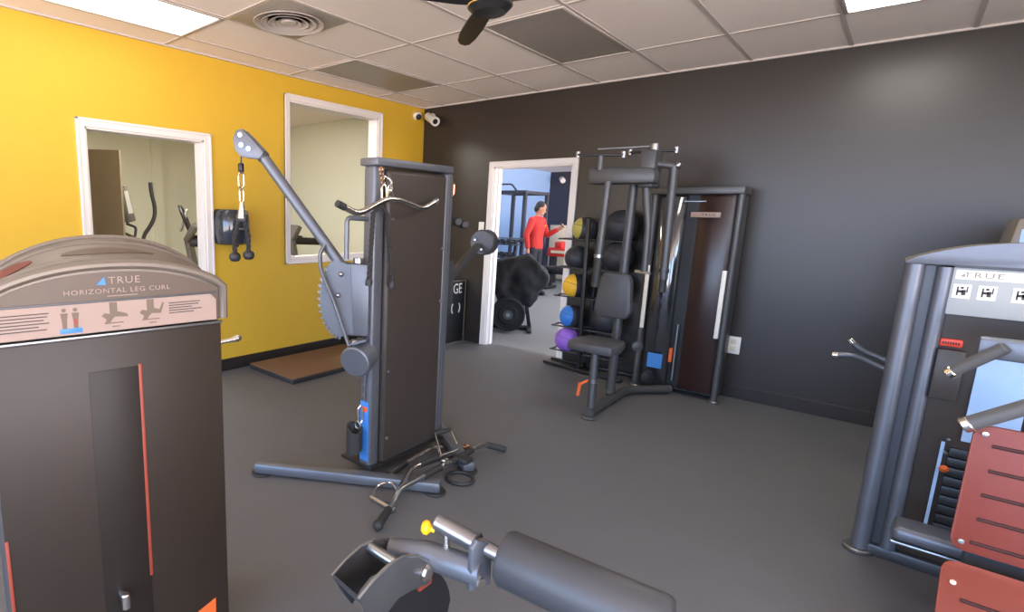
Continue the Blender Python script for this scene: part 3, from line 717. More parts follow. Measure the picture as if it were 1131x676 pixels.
MB().prism([(-.035, -.035), (.035, -.04), (.03, .075), (-.02, .1), (-.035, .08)], (-.66, 1.075, .615), (.25, .97, 0), (0, 0, 1), (.014, -.003, 0), .002).build('end_plate', GUN, t)
MB().cyl((-.648, 1.06, .602), (-.634, 1.057, .602), .016, n=6).build('plate_bolt', CHROME, t)
MB().cyl((-.795, 1.078, .692), (-.675, 1.088, .680), .0245, n=22, bev=.003).build('sleeve', STEEL, t)
MB().torus((-.675, 1.088, .680), (1, .08, -.1), .026, .003, 22).build('sleeve_ring', GUND, t)
MB().cyl((-.68, 1.088, .680), (-.58, 1.105, .668), .0195, n=22).build('inner_tube', STEEL, t)
MB().cyl((-.755, 1.066, .678), (-.748, 1.062, .63), .009, n=14).build('pin_stem', CHROME, t)
kn = MB().lathe([(.0, 0), (.010, .0), (.018, .006), (.019, .016), (.012, .024), (.0, .026)], (-.800, 1.058, .678), (-.85, -.45, .1), 20).cyl((-.79, 1.063, .677), (-.80, 1.058, .678), .008); kn.build('pull_knob', YKNOB, t)
rp0, rp1 = V((-.612, 1.107, .667)), V((-.235, 1.155, .655)); d = (rp1 - rp0).normalized()
rlr = MB().lathe([(.0, 0), (.045, 0), (.062, .004), (.069, .014), (.069, .366), (.062, .376), (.045, .38), (.0, .38)], rp0, d, 48).build('roller_pad', FOAM, t)
MB().prism([(math.cos(x) * .21, math.sin(x) * .21) for x in [math.radians(10 + 10 * i) for i in range(15)]] + [(-.05, -.15), (.15, -.15)], (-.80, .96, .37), (0, 1, 0), (0, 0, 1), (-.02, 0, 0)).build('cam_disc', BLACKM, t)
MB().bar((-.845, .93, .03), (-.845, .93, .50), .09, .06, up=(0, 1, 0), bev=.01).build('upright', GUND, t)
MB().bx(-1.05, -.55, .88, .98, 0, .06, .01).build('base_beam', GUND, t)

# ------------------------------------------------------------------ leg press machine at the right
t = lp = thing('leg_press_machine', 'leg press machine with two red slotted foot plates and blue-grey posts', 'gym machine', (.40, 3.0, 0))
MB().tube([(.05, 3.25, .012), (.05, 3.25, 1.352)], .034, n=22).build('upright_post', GUN, t)
MB().cyl((.045, 3.245, 0), (.045, 3.245, .022), .055, n=28, bev=.006).build('post_foot', STEEL, t)
MB().bx(.07, .13, 3.265, 3.30, .05, 1.34).build('side_panel', GUND, t)
MB().tube([(.142, 3.25, .05), (.142, 3.25, 1.338)], .027, n=20).build('inner_post', GUN, t)
for (x, nm) in ((.755, 'upright_post'), (.66, 'inner_post')):
    MB().tube([(x, 3.25, .012), (x, 3.25, 1.345)], .034 if nm[0] == 'u' else .027, n=22).build(nm, GUN, t)
MB().bx(.03, .775, 3.23, 3.31, .0, .055, .01).build('base_beam', GUND, t)
MB().bx(.06, .75, 3.30, 3.56, .04, 1.34, .015).build('rear_cover', GUND, t)
hp = [(.018, 1.345), (.785, 1.345)] + [(.40 + .385 * (1 - 2 * i / 20), 1.352 + .09 * (1 - abs(1 - 2 * i / 20) ** 2.2)) for i in range(21)]
hd_ = MB().prism(hp, (0, 3.215, 0), (1, 0, 0), (0, 0, 1), (0, .36, 0), .008).build('head_shell', SHROUD, t)
MB().prism([(p_[0], p_[1] + .006) if i > 1 else p_ for i, p_ in enumerate(hp)], (0, 3.205, 0), (1, 0, 0), (0, 0, 1), (0, .02, 0), .006).build('head_rim', GUN, hd_)
MB().bx(.165, .64, 3.24, 3.26, 1.338, 1.36).build('head_skirt', GUND, t)
lb = MB().bx(.165, .64, 3.236, 3.252, 1.145, 1.338, .003).build('instruction_label', LABELG, t)
st = MB().bx(.173, .632, 3.2335, 3.237, 1.292, 1.330, .001).build('title_strip', WHITE, lb)
XF2 = XF[t.name].inverted()
def L(p): return tuple(XF2 @ V(p))
text('lettering', 'TRUE', .030, INKG, t, L((.250, 3.2325, 1.311)), sx=1.35, space=1.25)
MB().prism([(0, 0), (.014, 0), (.012, .014)], (.186, 3.2325, 1.303), (1, 0, 0), (0, 0, 1), (0, .001, 0)).build('logo_mark', INKG, st)
for x in (.173, .243, .335):
    pc = MB().bx(x, x + .052, 3.2335, 3.237, 1.214, 1.272, .002).build('picture_square', WHITE, lb)
    fgm = MB(); c = x + .026
    for (dx, z0, z1, w_) in ((-.012, 1.226, 1.262, .005), (.006, 1.228, 1.25, .012), (-.004, 1.238, 1.248, .02), (.015, 1.24, 1.264, .004)):
        fgm.bx(c + dx - w_ / 2, c + dx + w_ / 2, 3.2325, 3.234, z0, z1)
    fgm.cyl((c + .0, 3.2325, 1.258), (c, 3.234, 1.258), .005, n=12); fgm.build('exercise_figure', INK, pc)
MB().bx(.17, .64, 3.252, 3.266, .06, 1.145).build('front_shield', SHIELD, t)
bd = MB().bx(.168, .236, 3.238, 3.252, 1.010, 1.043, .008).build('red_badge', RED, t)
fgm = MB()
for i in range(7): fgm.bx(.176 + i * .0075, .181 + i * .0075, 3.2372, 3.2385, 1.019, 1.030)
fgm.build('badge_print', SLOT, bd)
MB().bx(.166, .250, 3.215, 3.252, .785, 1.000, .006).build('counter_box', PANEL, t)
MB().bx(.288, .44, 3.242, 3.2525, .62, 1.07, .003).build('weight_window_or_reflection', LBLUE, t)  # pale blue colour paints a reflection on the shield plastic
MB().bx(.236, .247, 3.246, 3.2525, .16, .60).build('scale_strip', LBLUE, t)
ws = MB()
for i in range(10): ws.bx(.262, .62, 3.232, 3.2525, .16 + i * .043, .198 + i * .043, .002)
ws.build('weight_stack', BLACKM, t)
for (x, z) in ((.254, .62), (.254, .56)): MB().cyl((x, 3.245, z), (x, 3.228, z), .007, n=10).build('shield_bolt', CHROME, t)
MB().lathe([(.0, 0), (.012, 0), (.016, .01), (.0, .024)], (.258, 3.235, .49), (0, -1, 0), 16).build('selector_knob', ORANGE, t)
# foot rest beam
MB().bx(.126, .80, 2.78, 2.92, .30, .355, .02, seg=3).build('foot_beam', GUN, t)
MB().bx(.123, .80, 2.778, 2.922, .288, .300, .004).build('beam_edge', STEEL, t)
MB().bar((.50, 2.85, .30), (.50, 2.85, .03), .1, .06, up=(0, 1, 0)).build('beam_post', GUND, t)
MB().bar((.50, 2.2, .03), (.50, 3.24, .03), .1, .06).build('floor_beam', GUND, t)
# foot plates
def plate(name, x0, x1, y0, z0, y1, z1, slots, bolts, m_):
    """plate leaning from (y0,z0) at the bottom to (y1,z1) at the top, facing -y"""
    up_ = V((0, y1 - y0, z1 - z0)); hgt = up_.length; up_.normalize(); nrm = V((1, 0, 0)).cross(up_)
    w_ = x1 - x0; r = .035; poly = []
    for (cx_, cy_, a0) in ((r, r, 180), (w_ - r, r, 270), (w_ - r, hgt - r, 0), (r, hgt - r, 90)):
        for k in range(6):
            a = math.radians(a0 + 18 * k); poly.append((cx_ + r * math.cos(a), cy_ + r * math.sin(a)))
    o_ = V((x0, y0, z0))
    p_ = MB().prism(poly, o_, (1, 0, 0), up_, -nrm * .022, .003).build(name, m_, t)
    for (sx0, sx1, sv) in slots:
        c0 = o_ + V((1, 0, 0)) * sx0 + up_ * sv; c1 = o_ + V((1, 0, 0)) * sx1 + up_ * sv
        MB().tube([c0, c1], .0062, n=10).build('grip_slot', SLOT, p_)
    for (bx_, bv) in bolts: MB().lathe([(.0, .006), (.008, .005), (.011, .0)], o_ + V((1, 0, 0)) * bx_ + up_ * bv, nrm, 16).build('plate_bolt', CHROME, p_)
plate('upper_foot_plate', .256, .74, 2.585, .425, 2.60, .862, [(.046 + .004 * (i % 2), .44, .435 - .06 - .0845 * i) for i in range(5)], [(.026, .41), (.026, .03)], REDPL)
plate('lower_foot_plate', .244, .73, 2.26, .06, 2.53, .405, [(.05, .44, .318), (.05, .44, .228), (.05, .44, .138), (.05, .44, .05)], [(.03, .365), (.03, .03)], REDPL)
MB().bx(.30, .70, 2.63, 2.67, .30, .80, .005).build('plate_backing', GUND, t)
MB().bar((.35, 2.65, .6), (.35, 3.2, .5), .05, .05).bar((.65, 2.65, .6), (.65, 3.2, .5), .05, .05).build('plate_bracket', GUND, t)
# hand grips
MB().bx(.242, .80, 2.83, 2.88, 1.045, 1.12, .012).build('grip_beam', GUN, t)
MB().bar((.74, 2.86, 1.08), (.74, 3.24, 1.08), .05, .05).build('grip_beam_bracket', GUND, t)
for (p, q) in (((.183, 2.84, .969), (.305, 2.80, 1.10)), ((.224, 2.57, .855), (.50, 2.55, 1.08))):
    p, q = V(p), V(q); d = (q - p).normalized()
    hg = MB().cyl(p + d * .02, q, .0205 if p.y > 2.7 else .024, n=20, bev=.004).build('hand_grip', RUBG, t)
    MB().cyl(p, p + d * .024, .022 if p.y > 2.7 else .026, n=20, bev=.004).build('chrome_cap', CHROME, hg)
MB().bar((.50, 2.55, 1.08), (.50, 2.84, 1.08), .04, .04).build('grip_bracket', GUND, t)

# ------------------------------------------------------------------ machine behind the leg press
t = thing('press_machine', 'dark machine behind the leg press with chrome tipped handles', 'gym machine', (.5, 4.5, 0))
MB().bx(.385, .85, 4.40, 4.80, .03, 1.30, .02).build('weight_cover', PANEL, t)
sh = MB().prism([(0, 0), (.465, 0), (.455, .25), (.03, .27)], (.385, 4.38, 1.285), (1, 0, 0), (0, 0, 1), (0, .42, 0), .02).build('head_shell', SHROUD, t)
MB().bx(.435, .80, 4.374, 4.382, 1.32, 1.50, .002).build('blue_label', LBLUE, sh)
MB().bx(.02, .75, 4.55, 4.63, 0, .07, .012).build('base_beam', GUND, t)
MB().tube([(.06, 4.58, .05), (.06, 4.5, .6), (.40, 4.45, .75)], .03, fil=.08, n=14).build('arm', GUND, t)
for (p, k, e_) in (((-.215, 4.4, .69), (-.13, 4.4, .705), (.06, 4.45, .625)), ((-.15, 4.45, .785), (-.10, 4.45, .735), (.07, 4.5, .665))):
    hgm = MB().tube([p, k, e_], .017, n=14, fil=.05).build('handle', GUN, t)
    d = (V(k) - V(p)).normalized()
    MB().cyl(V(p) - d * .012, V(p) + d * .02, .021, n=18, bev=.004).build('chrome_tip', CHROME, hgm)

# ------------------------------------------------------------------ pec fly machine
t = pf = thing('pec_fly_machine', 'pec fly machine with seat and overhead arms against the charcoal wall', 'gym machine', (-1.5, 4.6, 0))
MB().tube([(-1.545, 3.955, .045), (-1.555, 4.70, .045), (-1.52, 4.80, .045), (-1.30, 5.08, .045)], .036, n=14, fil=.08).build('base_rail', PECM, t)
MB().cyl((-1.545, 3.96, 0), (-1.545, 3.96, .022), .06, n=28, bev=.006).build('front_foot', PECM, t)
sp = MB().tube([(-1.55, 4.0, .05), (-1.565, 4.02, .52)], .030, n=18).build('seat_post', PECM, t)
MB().cyl((-1.556, 4.008, .27), (-1.556, 4.008, .30), .036, n=20).build('post_collar', STEEL, sp)
MB().cyl((-1.58, 3.97, .29), (-1.62, 3.93, .26), .010, n=12).tube([(-1.62, 3.93, .27), (-1.63, 3.925, .17)], [.014, .012], n=12).build('adjust_lever', ORANGE, sp)
sq = [(-.17, -.16), (.17, -.16), (.19, .0), (.15, .19), (-.15, .19), (-.19, 0)]
MB().prism(sq, (-1.585, 4.09, .505), (1, 0, 0), (0, 1, 0), (0, 0, .075), .025).build('seat', VINYL, t)
MB().tube([(-1.61, 4.535, .04), (-1.60, 4.555, 1.77)], .034, n=18).build('main_post', PECM, t)
MB().cyl((-1.612, 4.532, .06), (-1.612, 4.532, .085), .045, n=20).build('post_collar', STEEL, t)
pd = [(-.10, .36), (.10, .36), (.125, .30), (.148, .06), (.12, .0), (-.12, .0), (-.148, .06), (-.125, .30)]
MB().prism(pd, (-1.62, 4.40, .715), (1, 0, 0), (0, .05, 1), (0, .075, 0), .022).build('back_pad', VINYL, t)
MB().bar((-1.61, 4.46, .95), (-1.605, 4.54, .95), .06, .08).build('pad_bracket', PECM, t)
# overhead assembly
bm_ = [(-.245, 0), (.245, 0), (.25, .05), (.23, .11), (-.23, .13), (-.25, .10)]
MB().prism(bm_, (-1.62, 4.30, 1.765), (1, 0, 0), (0, 0, 1), (0, .16, 0), .02).build('overhead_beam', PECM, t)
MB().bx(-1.54, -1.42, 4.44, 4.62, 1.74, 2.02, .02).build('pivot_housing', PECM, t)
for (p, q, w_) in (((-1.95, 4.28, 1.99), (-1.62, 4.34, 1.978), .05), ((-1.66, 4.58, 2.02), (-1.33, 4.60, 2.02), .05)):
    cmm = MB().bar(p, q, w_, .016, bev=.004).build('cam_link', BLACKM, t)
    b = MB()
    for r_ in (p, q): b.cyl(V(r_) - V((0, 0, .02)), V(r_) + V((0, 0, .025)), .02, n=16)
    b.build('link_pin', STEEL, cmm)
MB().tube([(-1.88, 4.48, 2.05), (-1.47, 4.55, 2.055)], .007).build('tie_rod', STEEL, t)
MB().cyl((-1.47, 4.55, 1.98), (-1.47, 4.55, 2.075), .035, n=22, bev=.006).build('pivot_cap', STEEL, t)
MB().cyl((-1.78, 4.31, 1.87), (-1.78, 4.31, 1.985), .024, n=18).build('pivot_shaft', PECM, t)
MB().cyl((-1.42, 4.38, 1.84), (-1.42, 4.33, 1.84), .026, n=18).build('pivot_bolt', CHROME, t)
MB().tube([(-1.44, 4.52, 1.92), (-1.32, 4.55, 1.90)], .026, n=16).build('arm_link', PECM, t)
MB().ball((-1.295, 4.55, 1.905), .028).build('link_cap', STEEL, t)
la = MB().tube([(-1.69, 4.27, 1.78), (-1.708, 4.25, .97)], .028, n=16).build('fly_arm', PECM, t)
MB().cyl((-1.703, 4.255, 1.20), (-1.707, 4.25, .97), .031, n=18).build('hand_grip', RUBBER, la)
MB().cyl((-1.703, 4.255, 1.225), (-1.703, 4.255, 1.20), .034, n=18).build('grip_collar', STEEL, la)
ra = MB().tube([(-1.32, 4.55, 1.90), (-1.302, 4.55, 1.05)], .030, n=16).build('fly_arm', PECM, t)
MB().cyl((-1.305, 4.55, 1.13), (-1.305, 4.55, 1.10), .037, n=18).build('grip_collar', GUND, ra)
MB().cyl((-1.304, 4.55, 1.10), (-1.302, 4.55, .95), .026, n=18).build('hand_grip', RUBBER, ra)
MB().tube([(-1.49, 4.50, 1.78), (-1.475, 4.50, 1.66), (-1.44, 4.50, 1.45), (-1.432, 4.50, 1.10)], [.032, .03, .025, .025], n=14, fil=.06).build('rear_link', PECM, t)
MB().bar((-1.50, 4.50, 1.10), (-1.38, 4.49, 1.09), .02, .02).build('link_bar', STEEL, t)
MB().lathe([(.0, 0), (.03, 0), (.045, .02), (.045, .05), (.0, .06)], (-1.53, 4.80, .44), (.6, -.8, 0), 24).build('pulley', PECM, t)
MB().lathe([(.0, 0), (.05, 0), (.055, .02), (.055, .05), (.0, .06)], (-1.46, 4.92, .16), (.6, -.8, 0), 24).build('pulley', BLACKM, t)
# weight tower
for x in (-.965, -1.60):
    MB().tube([(x, 5.10, .02), (x, 5.10, 1.765)], .026, n=16).build('tower_post', PECM, t)
    MB().cyl((x, 5.10, 0), (x, 5.10, .02), .045, n=22, bev=.005).build('post_foot', STEEL, t)
MB().bx(-1.63, -.94, 5.06, 5.34, 1.715, 1.775, .012).build('tower_cap', PECM, t)
MB().bx(-1.61, -.955, 5.16, 5.34, .03, 1.72, .01).build('tower_back', PECM, t)
def shield(x0, x1, bow, z0, z1, name, m_):
    b = MB(); rings = []
    for z in (z0, z0 + .02, z1 - .02, z1):
        k = .6 if z in (z0, z1) else 1; rg = []
        for i in range(15):
            s_ = i / 14; rg.append(b.bm.verts.new((x0 + (x1 - x0) * s_, 5.115 - bow * k * math.sin(PI * s_) ** .8, z)))
        for i in range(14, -1, -1):
            s_ = i / 14; rg.append(b.bm.verts.new((x0 + (x1 - x0) * s_, 5.16, z)))
        rings.append(rg)
    b.loft(rings); return b.build(name, m_, t, ang=60)
shield(-1.57, -1.345, .055, .06, 1.71, 'front_shield', SHIELDG)
shield(-1.255, -.995, .03, .06, 1.71, 'front_shield', SHIELDR)  # maroon tint puts a reflection into the colour of this half
MB().bx(-1.345, -1.255, 5.125, 5.155, .06, 1.66).build('weight_slot', BLACKM, t)
lb = MB().bx(-1.30, -1.085, 5.066, 5.082, 1.530, 1.572, .002).build('name_label', LABEL, t)
for x in (-1.585, -1.005): MB().bx(x - .016, x + .016, 5.066, 5.0695 if x < -1.3 else 5.1, .55, 1.11, .004).build('side_label', WHITE, t)
MB().bx(-1.50, -1.38, 5.045, 5.049, .215, .345).build('blue_sticker', BLUES, t)
MB().bx(-1.345, -1.32, 5.095, 5.126, .28, .40).build('warning_sticker', ORANGE, t)
MB().cyl((-1.30, 5.10, .12), (-1.30, 5.10, .62), .012, n=12).build('guide_rod_or_highlight', STEEL, t)
MB().bx(-1.36, -1.20, 5.069, 5.077, 1.655, 1.662).build('latch_bar', STEEL, t)
XFp = XF[t.name].inverted()
text('lettering', 'TRUE', .03, INK, t, tuple(XFp @ V((-1.17, 5.0652, 1.551))), sx=1.3, space=1.2)

# ------------------------------------------------------------------ medicine ball rack and balls
t = thing('ball_rack', 'black five tier rack of medicine balls beside the doorway', 'rack', (-2.12, 5.2, 0))
tiers = [1.30, 1.02, .735, .43, .18]
for y in (5.12, 5.345):
    MB().bar((-2.145, y, .03), (-2.175, y, 1.5), .035, .03, up=(0, 1, 0), bev=.004).build('post', BLACKM, t)
for z in tiers:
    b = MB()
    for y in (5.145, 5.295): b.tube([(-2.47, y, z - .004), (-1.78, y, z - .004)], .008, n=8)
    for x in (-2.46, -1.79): b.tube([(x, 5.145, z - .004), (x, 5.295, z - .004)], .008, n=8)
    b.tube([(-2.155, 5.13, z - .012), (-2.155, 5.33, z - .012)], .010, n=8)
    b.build('tier', GUND, t)
for y in (5.08, 5.33): MB().bar((-2.53, y + .08 if y < 5.2 else y, .025), (-1.70, y - .03 if y < 5.2 else y, .025), .04, .03, bev=.006).build('foot_rail', BLACKM, t)
MB().bar((-2.16, 5.09, .025), (-2.16, 5.34, .025), .04, .03).build('cross_rail', BLACKM, t)
BG = 'medicine balls on the rack'
def medball(x, z, r, base, cap_m, axis, ang, label):
    y = 5.222
    tt = thing('medicine_ball', label, 'medicine ball', (x, y, z - r), 0, BG)
    MB().ball((x, y, z), r, n=32, m=22).build('ball_shell', base, tt)
    if cap_m is not None: MB().cap((x, y, z), r + .0015, axis, ang).build('colour_panel', cap_m, tt)
    MB().torus((x, y, z), (.2, .3, .9), r + .0005, .0025, 36, 5).build('seam', BLACKM, tt)
    return tt
rs = lambda r: math.sqrt(max(r * r - .075 ** 2, 0)) + .004
medball(-2.245, tiers[0] + rs(.118), .118, DBALL, GBALL, (-.75, -.6, .1), 1.05, 'dark medicine ball with an olive yellow side on the top tier')
medball(-2.30, tiers[1] + rs(.118), .118, DBALL, None, None, 0, 'dark grey medicine ball on the second tier nearest the doorway')
medball(-2.29, tiers[2] + rs(.122), .122, DBALL, YBALL, (-.75, -.66, .0), 1.35, 'bright yellow and black medicine ball on the middle tier')
medball(-2.30, tiers[3] + rs(.118), .118, DBALL, BBALL, (-.55, -.8, .1), 1.1, 'blue medicine ball on the fourth tier')
medball(-2.32, tiers[4] + rs(.125), .125, DBALL, PBALL, (-.2, -.95, .3), 1.45, 'purple medicine ball on the lowest tier')
medball(-1.905, tiers[0] + rs(.15), .15, DBALL, None, None, 0, 'large plain dark medicine ball at the right of the top tier')
medball(-1.915, tiers[1] + rs(.145), .145, DBALL, None, None, 0, 'plain dark medicine ball at the right of the second tier')
medball(-1.92, tiers[2] + rs(.14), .14, DBALL, None, None, 0, 'plain dark medicine ball behind the back pad on the middle tier')
medball(-1.96, tiers[3] + rs(.14), .14, DBALL, None, None, 0, 'plain dark medicine ball at the right of the fourth tier')
medball(-1.93, tiers[4] + rs(.115), .115, DBALL, None, None, 0, 'plain dark medicine ball behind the seat on the lowest tier')

# ------------------------------------------------------------------ side room: cardio machines
t = thing('elliptical_trainer', 'elliptical trainer with a curved arm seen through the left doorway', 'cardio machine', (-5.95, 2.4, 0))
MB().bx(-6.15, -5.7, 1.9, 2.56, 0, .10, .02).build('base', TREAD, t)
MB().bx(-6.08, -5.86, 2.1, 2.5, .10, .62, .05).build('drive_cover', BLACKM, t)
MB().bar((-5.98, 2.25, .55), (-5.95, 2.27, 1.38), .09, .07, bev=.015).build('mast', TREAD, t)
cs = MB().prism([(2.29, 1.70), (2.355, 1.715), (2.425, 1.36), (2.33, 1.33)], (-5.90, 0, 0), (0, 1, 0), (0, 0, 1), (-.30, .02, .02), .012).build('console', TREAD, t)
MB().prism([(2.315, 1.66), (2.352, 1.668), (2.40, 1.44), (2.35, 1.43)], (-5.898, 0, 0), (0, 1, 0), (0, 0, 1), (-.006, 0, 0)).build('console_face', LABELG, cs)
MB().tube([(-5.9, 2.32, 1.33), (-5.9, 2.42, 1.29), (-5.9, 2.40, 1.18), (-5.9, 2.30, 1.23)], .014, fil=.03, n=10).build('fixed_handle', BLACKM, t)
MB().tube([(-5.9, 2.595, 1.765), (-5.9, 2.60, 1.66), (-5.9, 2.632, 1.51), (-5.9, 2.625, 1.40), (-5.9, 2.57, 1.30), (-5.9, 2.498, 1.21), (-5.9, 2.47, 1.06), (-5.92, 2.45, .4)], .021, n=12, fil=.05).build('swing_arm', BLACKM, t)
MB().bx(-5.98, -5.84, 2.28, 2.57, 1.01, 1.085, .03).build('arm_cover', TREAD, t)
for x in (-6.05, -5.85):
    MB().bar((x, 2.0, .35), (x, 2.54, .22), .07, .05).build('pedal_rail', TREAD, t)
    MB().bx(x - .07, x + .07, 2.2, 2.5, .30, .33, .01).build('pedal', RUBBER, t)
def treadmill(loc, rz_, label):
    t = thing('treadmill', label, 'cardio machine', loc, rz_)
    MB().bx(-.4, .55, -.40, .40, 0, .16, .02).build('deck', TREAD, t, local=True)
    MB().bx(-.1, .53, -.26, .26, .16, .168).build('belt', RUBBER, t, local=True)
    MB().bx(-.42, -.05, -.36, .36, .16, .30, .05).build('motor_cover', BLACKM, t, local=True)
    for y in (-.36, .36):
        MB().bar((-.05, y, .1), (-.22, y, 1.16), .05, .10, up=(0, 1, 0), bev=.01).build('upright', TREAD, t, local=True)
        MB().bar((-.2, y, 1.14), (.30, y, 1.12), .08, .09, bev=.02).build('hand_rail', BLACKM, t, local=True)
    cs = MB().bx(-.035, .035, -.42, .42, -.06, .14, .02, M.Translation((-.2, 0, 1.2)) @ M.Rotation(.5, 4, 'Y')).build('console', TREAD, t, local=True)
    MB().tube([(-.18, -.14, 1.20), (-.26, -.18, 1.42), (-.30, -.12, 1.52), (-.30, .12, 1.52), (-.26, .18, 1.42), (-.18, .14, 1.20)], .02, fil=.06).build('display_frame', BLACKM, cs, local=True)
    MB().bx(-.01, .01, -.15, .15, -.13, .13, .006, M.Translation((-.26, 0, 1.37)) @ M.Rotation(.3, 4, 'Y')).build('display', LABELG, cs, local=True)
    return t
treadmill((-5.80, 3.20, 0), math.radians(60), 'treadmill seen past the right side of the left doorway')
treadmill((-5.78, 4.42, 0), math.radians(80), 'treadmill seen at the foot of the interior window')

# ------------------------------------------------------------------ back room
# plate tree under a black cover beside the doorway
PC = V((-3.66, 6.46, 0)); pa = V((.48, -.88, 0)); pr = V((.88, .48, 0))
t = thing('plate_tree', 'black plate rack standing under the dark cover through the doorway', 'plate rack', tuple(PC))
for s in (-1, 1): MB().bar(PC + pr * s * .22 + V((0, 0, .04)), PC + pr * s * .05 + V((0, 0, .92)), .05, .05, up=tuple(pa), bev=.008).build('upright', BLACKM, t)
MB().bar(PC - pr * .30 + V((0, 0, .035)), PC + pr * .22 + V((0, 0, .035)), .06, .06, bev=.01).build('base', BLACKM, t)
for k in (-.30, .22): MB().bar(PC + pr * k - pa * .25 + V((0, 0, .03)), PC + pr * k + pa * .25 + V((0, 0, .03)), .06, .05, bev=.01).build('foot', BLACKM, t)
MB().cyl(PC - pr * .06 + pa * .36 + V((0, 0, .245)), PC - pr * .06 - pa * .3 + V((0, 0, .245)), .024, n=16).build('peg', STEEL, t)
MB().bar(PC - pr * .2 + V((0, 0, .25)), PC + pr * .18 + V((0, 0, .25)), .05, .05).build('crosspiece', BLACKM, t)
def bumper(c, r, th, axis, label):
    c = V(c); a = V(axis).normalized()
    tt = thing('bumper_plate', label, 'weight plate', (c.x, c.y, c.z - r), 0, 'bumper plates on the rack')
    MB().lathe([(.028, 0), (r * .55, 0), (r * .6, .008), (r * .86, .008), (r * .9, 0), (r * .98, 0), (r, .01), (r, th - .01), (r * .98, th), (.028, th), (.028, 0)], c, a, 44).build('rubber_disc', BLACKC, tt)
    MB().lathe([(.026, -.003), (.06, -.003), (.06, .004), (.026, .004)], c, a, 24).build('steel_hub', PECM, tt)
for (k, l) in ((.33, 'black bumper plate standing foremost below the dark cover'), (.24, 'second black bumper plate below the dark cover'), (.15, 'third black bumper plate back below the dark cover')):
    bumper(PC - pr * .06 + pa * k + V((0, 0, .245)), .215, .075, -pa, l)
oc = [(-.26, .925), (.0, .975), (.16, 1.005), (.29, .91), (.43, .745), (.38, .60), (.31, .54), (.29, .42), (.21, .345), (.13, .36), (.06, .30), (-.10, .32), (-.22, .40), (-.27, .62)]
b = MB().prism(oc, PC + pa * .20, tuple(pr), (0, 0, 1), tuple(-pa * .34))
cv = solo(b, 'cloth_cover', BLACKC, (PC.x, PC.y, .30), 'black cloth cover draped in a heap over the plate rack through the doorway', 'cover')
r_ = cv.modifiers.new('r', 'REMESH'); r_.mode = 'VOXEL'; r_.voxel_size = .025; r_.use_smooth_shade = True
tx = bpy.data.textures.new('folds', 'CLOUDS'); tx.noise_scale = .16; tx.noise_depth = 1
d_ = cv.modifiers.new('d', 'DISPLACE'); d_.texture = tx; d_.strength = .09; d_.mid_level = .5; d_.texture_coords = 'LOCAL'
s_ = cv.modifiers.new('s', 'SMOOTH'); s_.iterations = 4
# power rack by the blue wall
t = thing('power_rack', 'dark power rack with pull-up bar against the pale blue wall', 'power rack', (-6.5, 11.3, 0))
for (x, y) in ((-6.95, 10.9), (-6.08, 10.9), (-6.95, 11.9), (-6.08, 11.9)):
    MB().bar((x, y, 0), (x, y, 2.03), .075, .075, up=(0, 1, 0), bev=.006).build('upright', NAVY, t)
for y in (10.9, 11.9): MB().bar((-6.98, y, 2.03), (-6.05, y, 2.03), .075, .075, bev=.006).build('cross_beam', NAVY, t)
for x in (-6.95, -6.08):
    MB().bar((x, 10.9, 2.03), (x, 11.9, 2.03), .06, .06).build('side_beam', NAVY, t)
    MB().bar((x, 10.9, .05), (x, 11.9, .05), .07, .07).build('floor_beam', NAVY, t)
MB().tube([(-6.95, 10.9, 2.06), (-6.85, 10.85, 2.2), (-6.4, 10.85, 2.2), (-6.3, 10.9, 2.06)], .02, fil=.05).build('pull_up_bar', NAVY, t)
for x in (-6.95, -6.08): MB().bx(x - .04, x + .04, 10.6, 10.9, .95, 1.0, .006).build('safety_arm', NAVY, t)
t = thing('barbell', 'steel barbell with black plates resting on the power rack', 'barbell', (-6.5, 10.72, 1.0))
MB().cyl((-7.45, 10.72, 1.026), (-5.55, 10.72, 1.026), .016, n=14).build('bar', STEEL, t)
for x in (-7.3, -5.7): MB().lathe([(.02, 0), (.2, 0), (.21, .01), (.21, .05), (.2, .06), (.02, .06)], (x - .03, 10.72, 1.026), (1, 0, 0), 30).build('plate', RUBBER, t)
# dumbbells on a stand in front of the rack
t = thing('dumbbell_stand', 'low dark stand beneath the rack in the blue room', 'rack', (-6.2, 10.1, 0))
for x in (-6.6, -5.85): MB().bar((x, 10.1, 0), (x, 10.25, .95), .06, .06, up=(0, 1, 0)).build('upright', NAVY, t)
for z in (.35, .66, .93): MB().bx(-6.68, -5.78, 10.03, 10.33, z - .02, z + .0, .006).build('shelf', NAVY, t)
proto = thing('dumbbell', 'dark hex dumbbell on the stand in the blue room', 'dumbbell', (-6.5, 10.17, .66), 0, 'dumbbells on the stand')
MB().cyl((0, -.08, .05), (0, .08, .05), .014, n=12).build('handle', STEEL, proto, local=True)
for s in (-1, 1): MB().cyl((0, s * .06, .05), (0, s * .14, .05), .05, n=6).build('head', RUBBER, proto, local=True)
k = 0
for z in (.66, .93):
    for i in range(5):
        if z == .66 and i == 0: continue
        dup(proto, (-6.5 + .15 * i, 10.17, z))
for o_ in [o for o in bpy.data.objects if o.name.startswith('dumbbell') and o.get('category') == 'dumbbell']: o_['label'] = 'small dark hex dumbbell on the stand in the blue room'
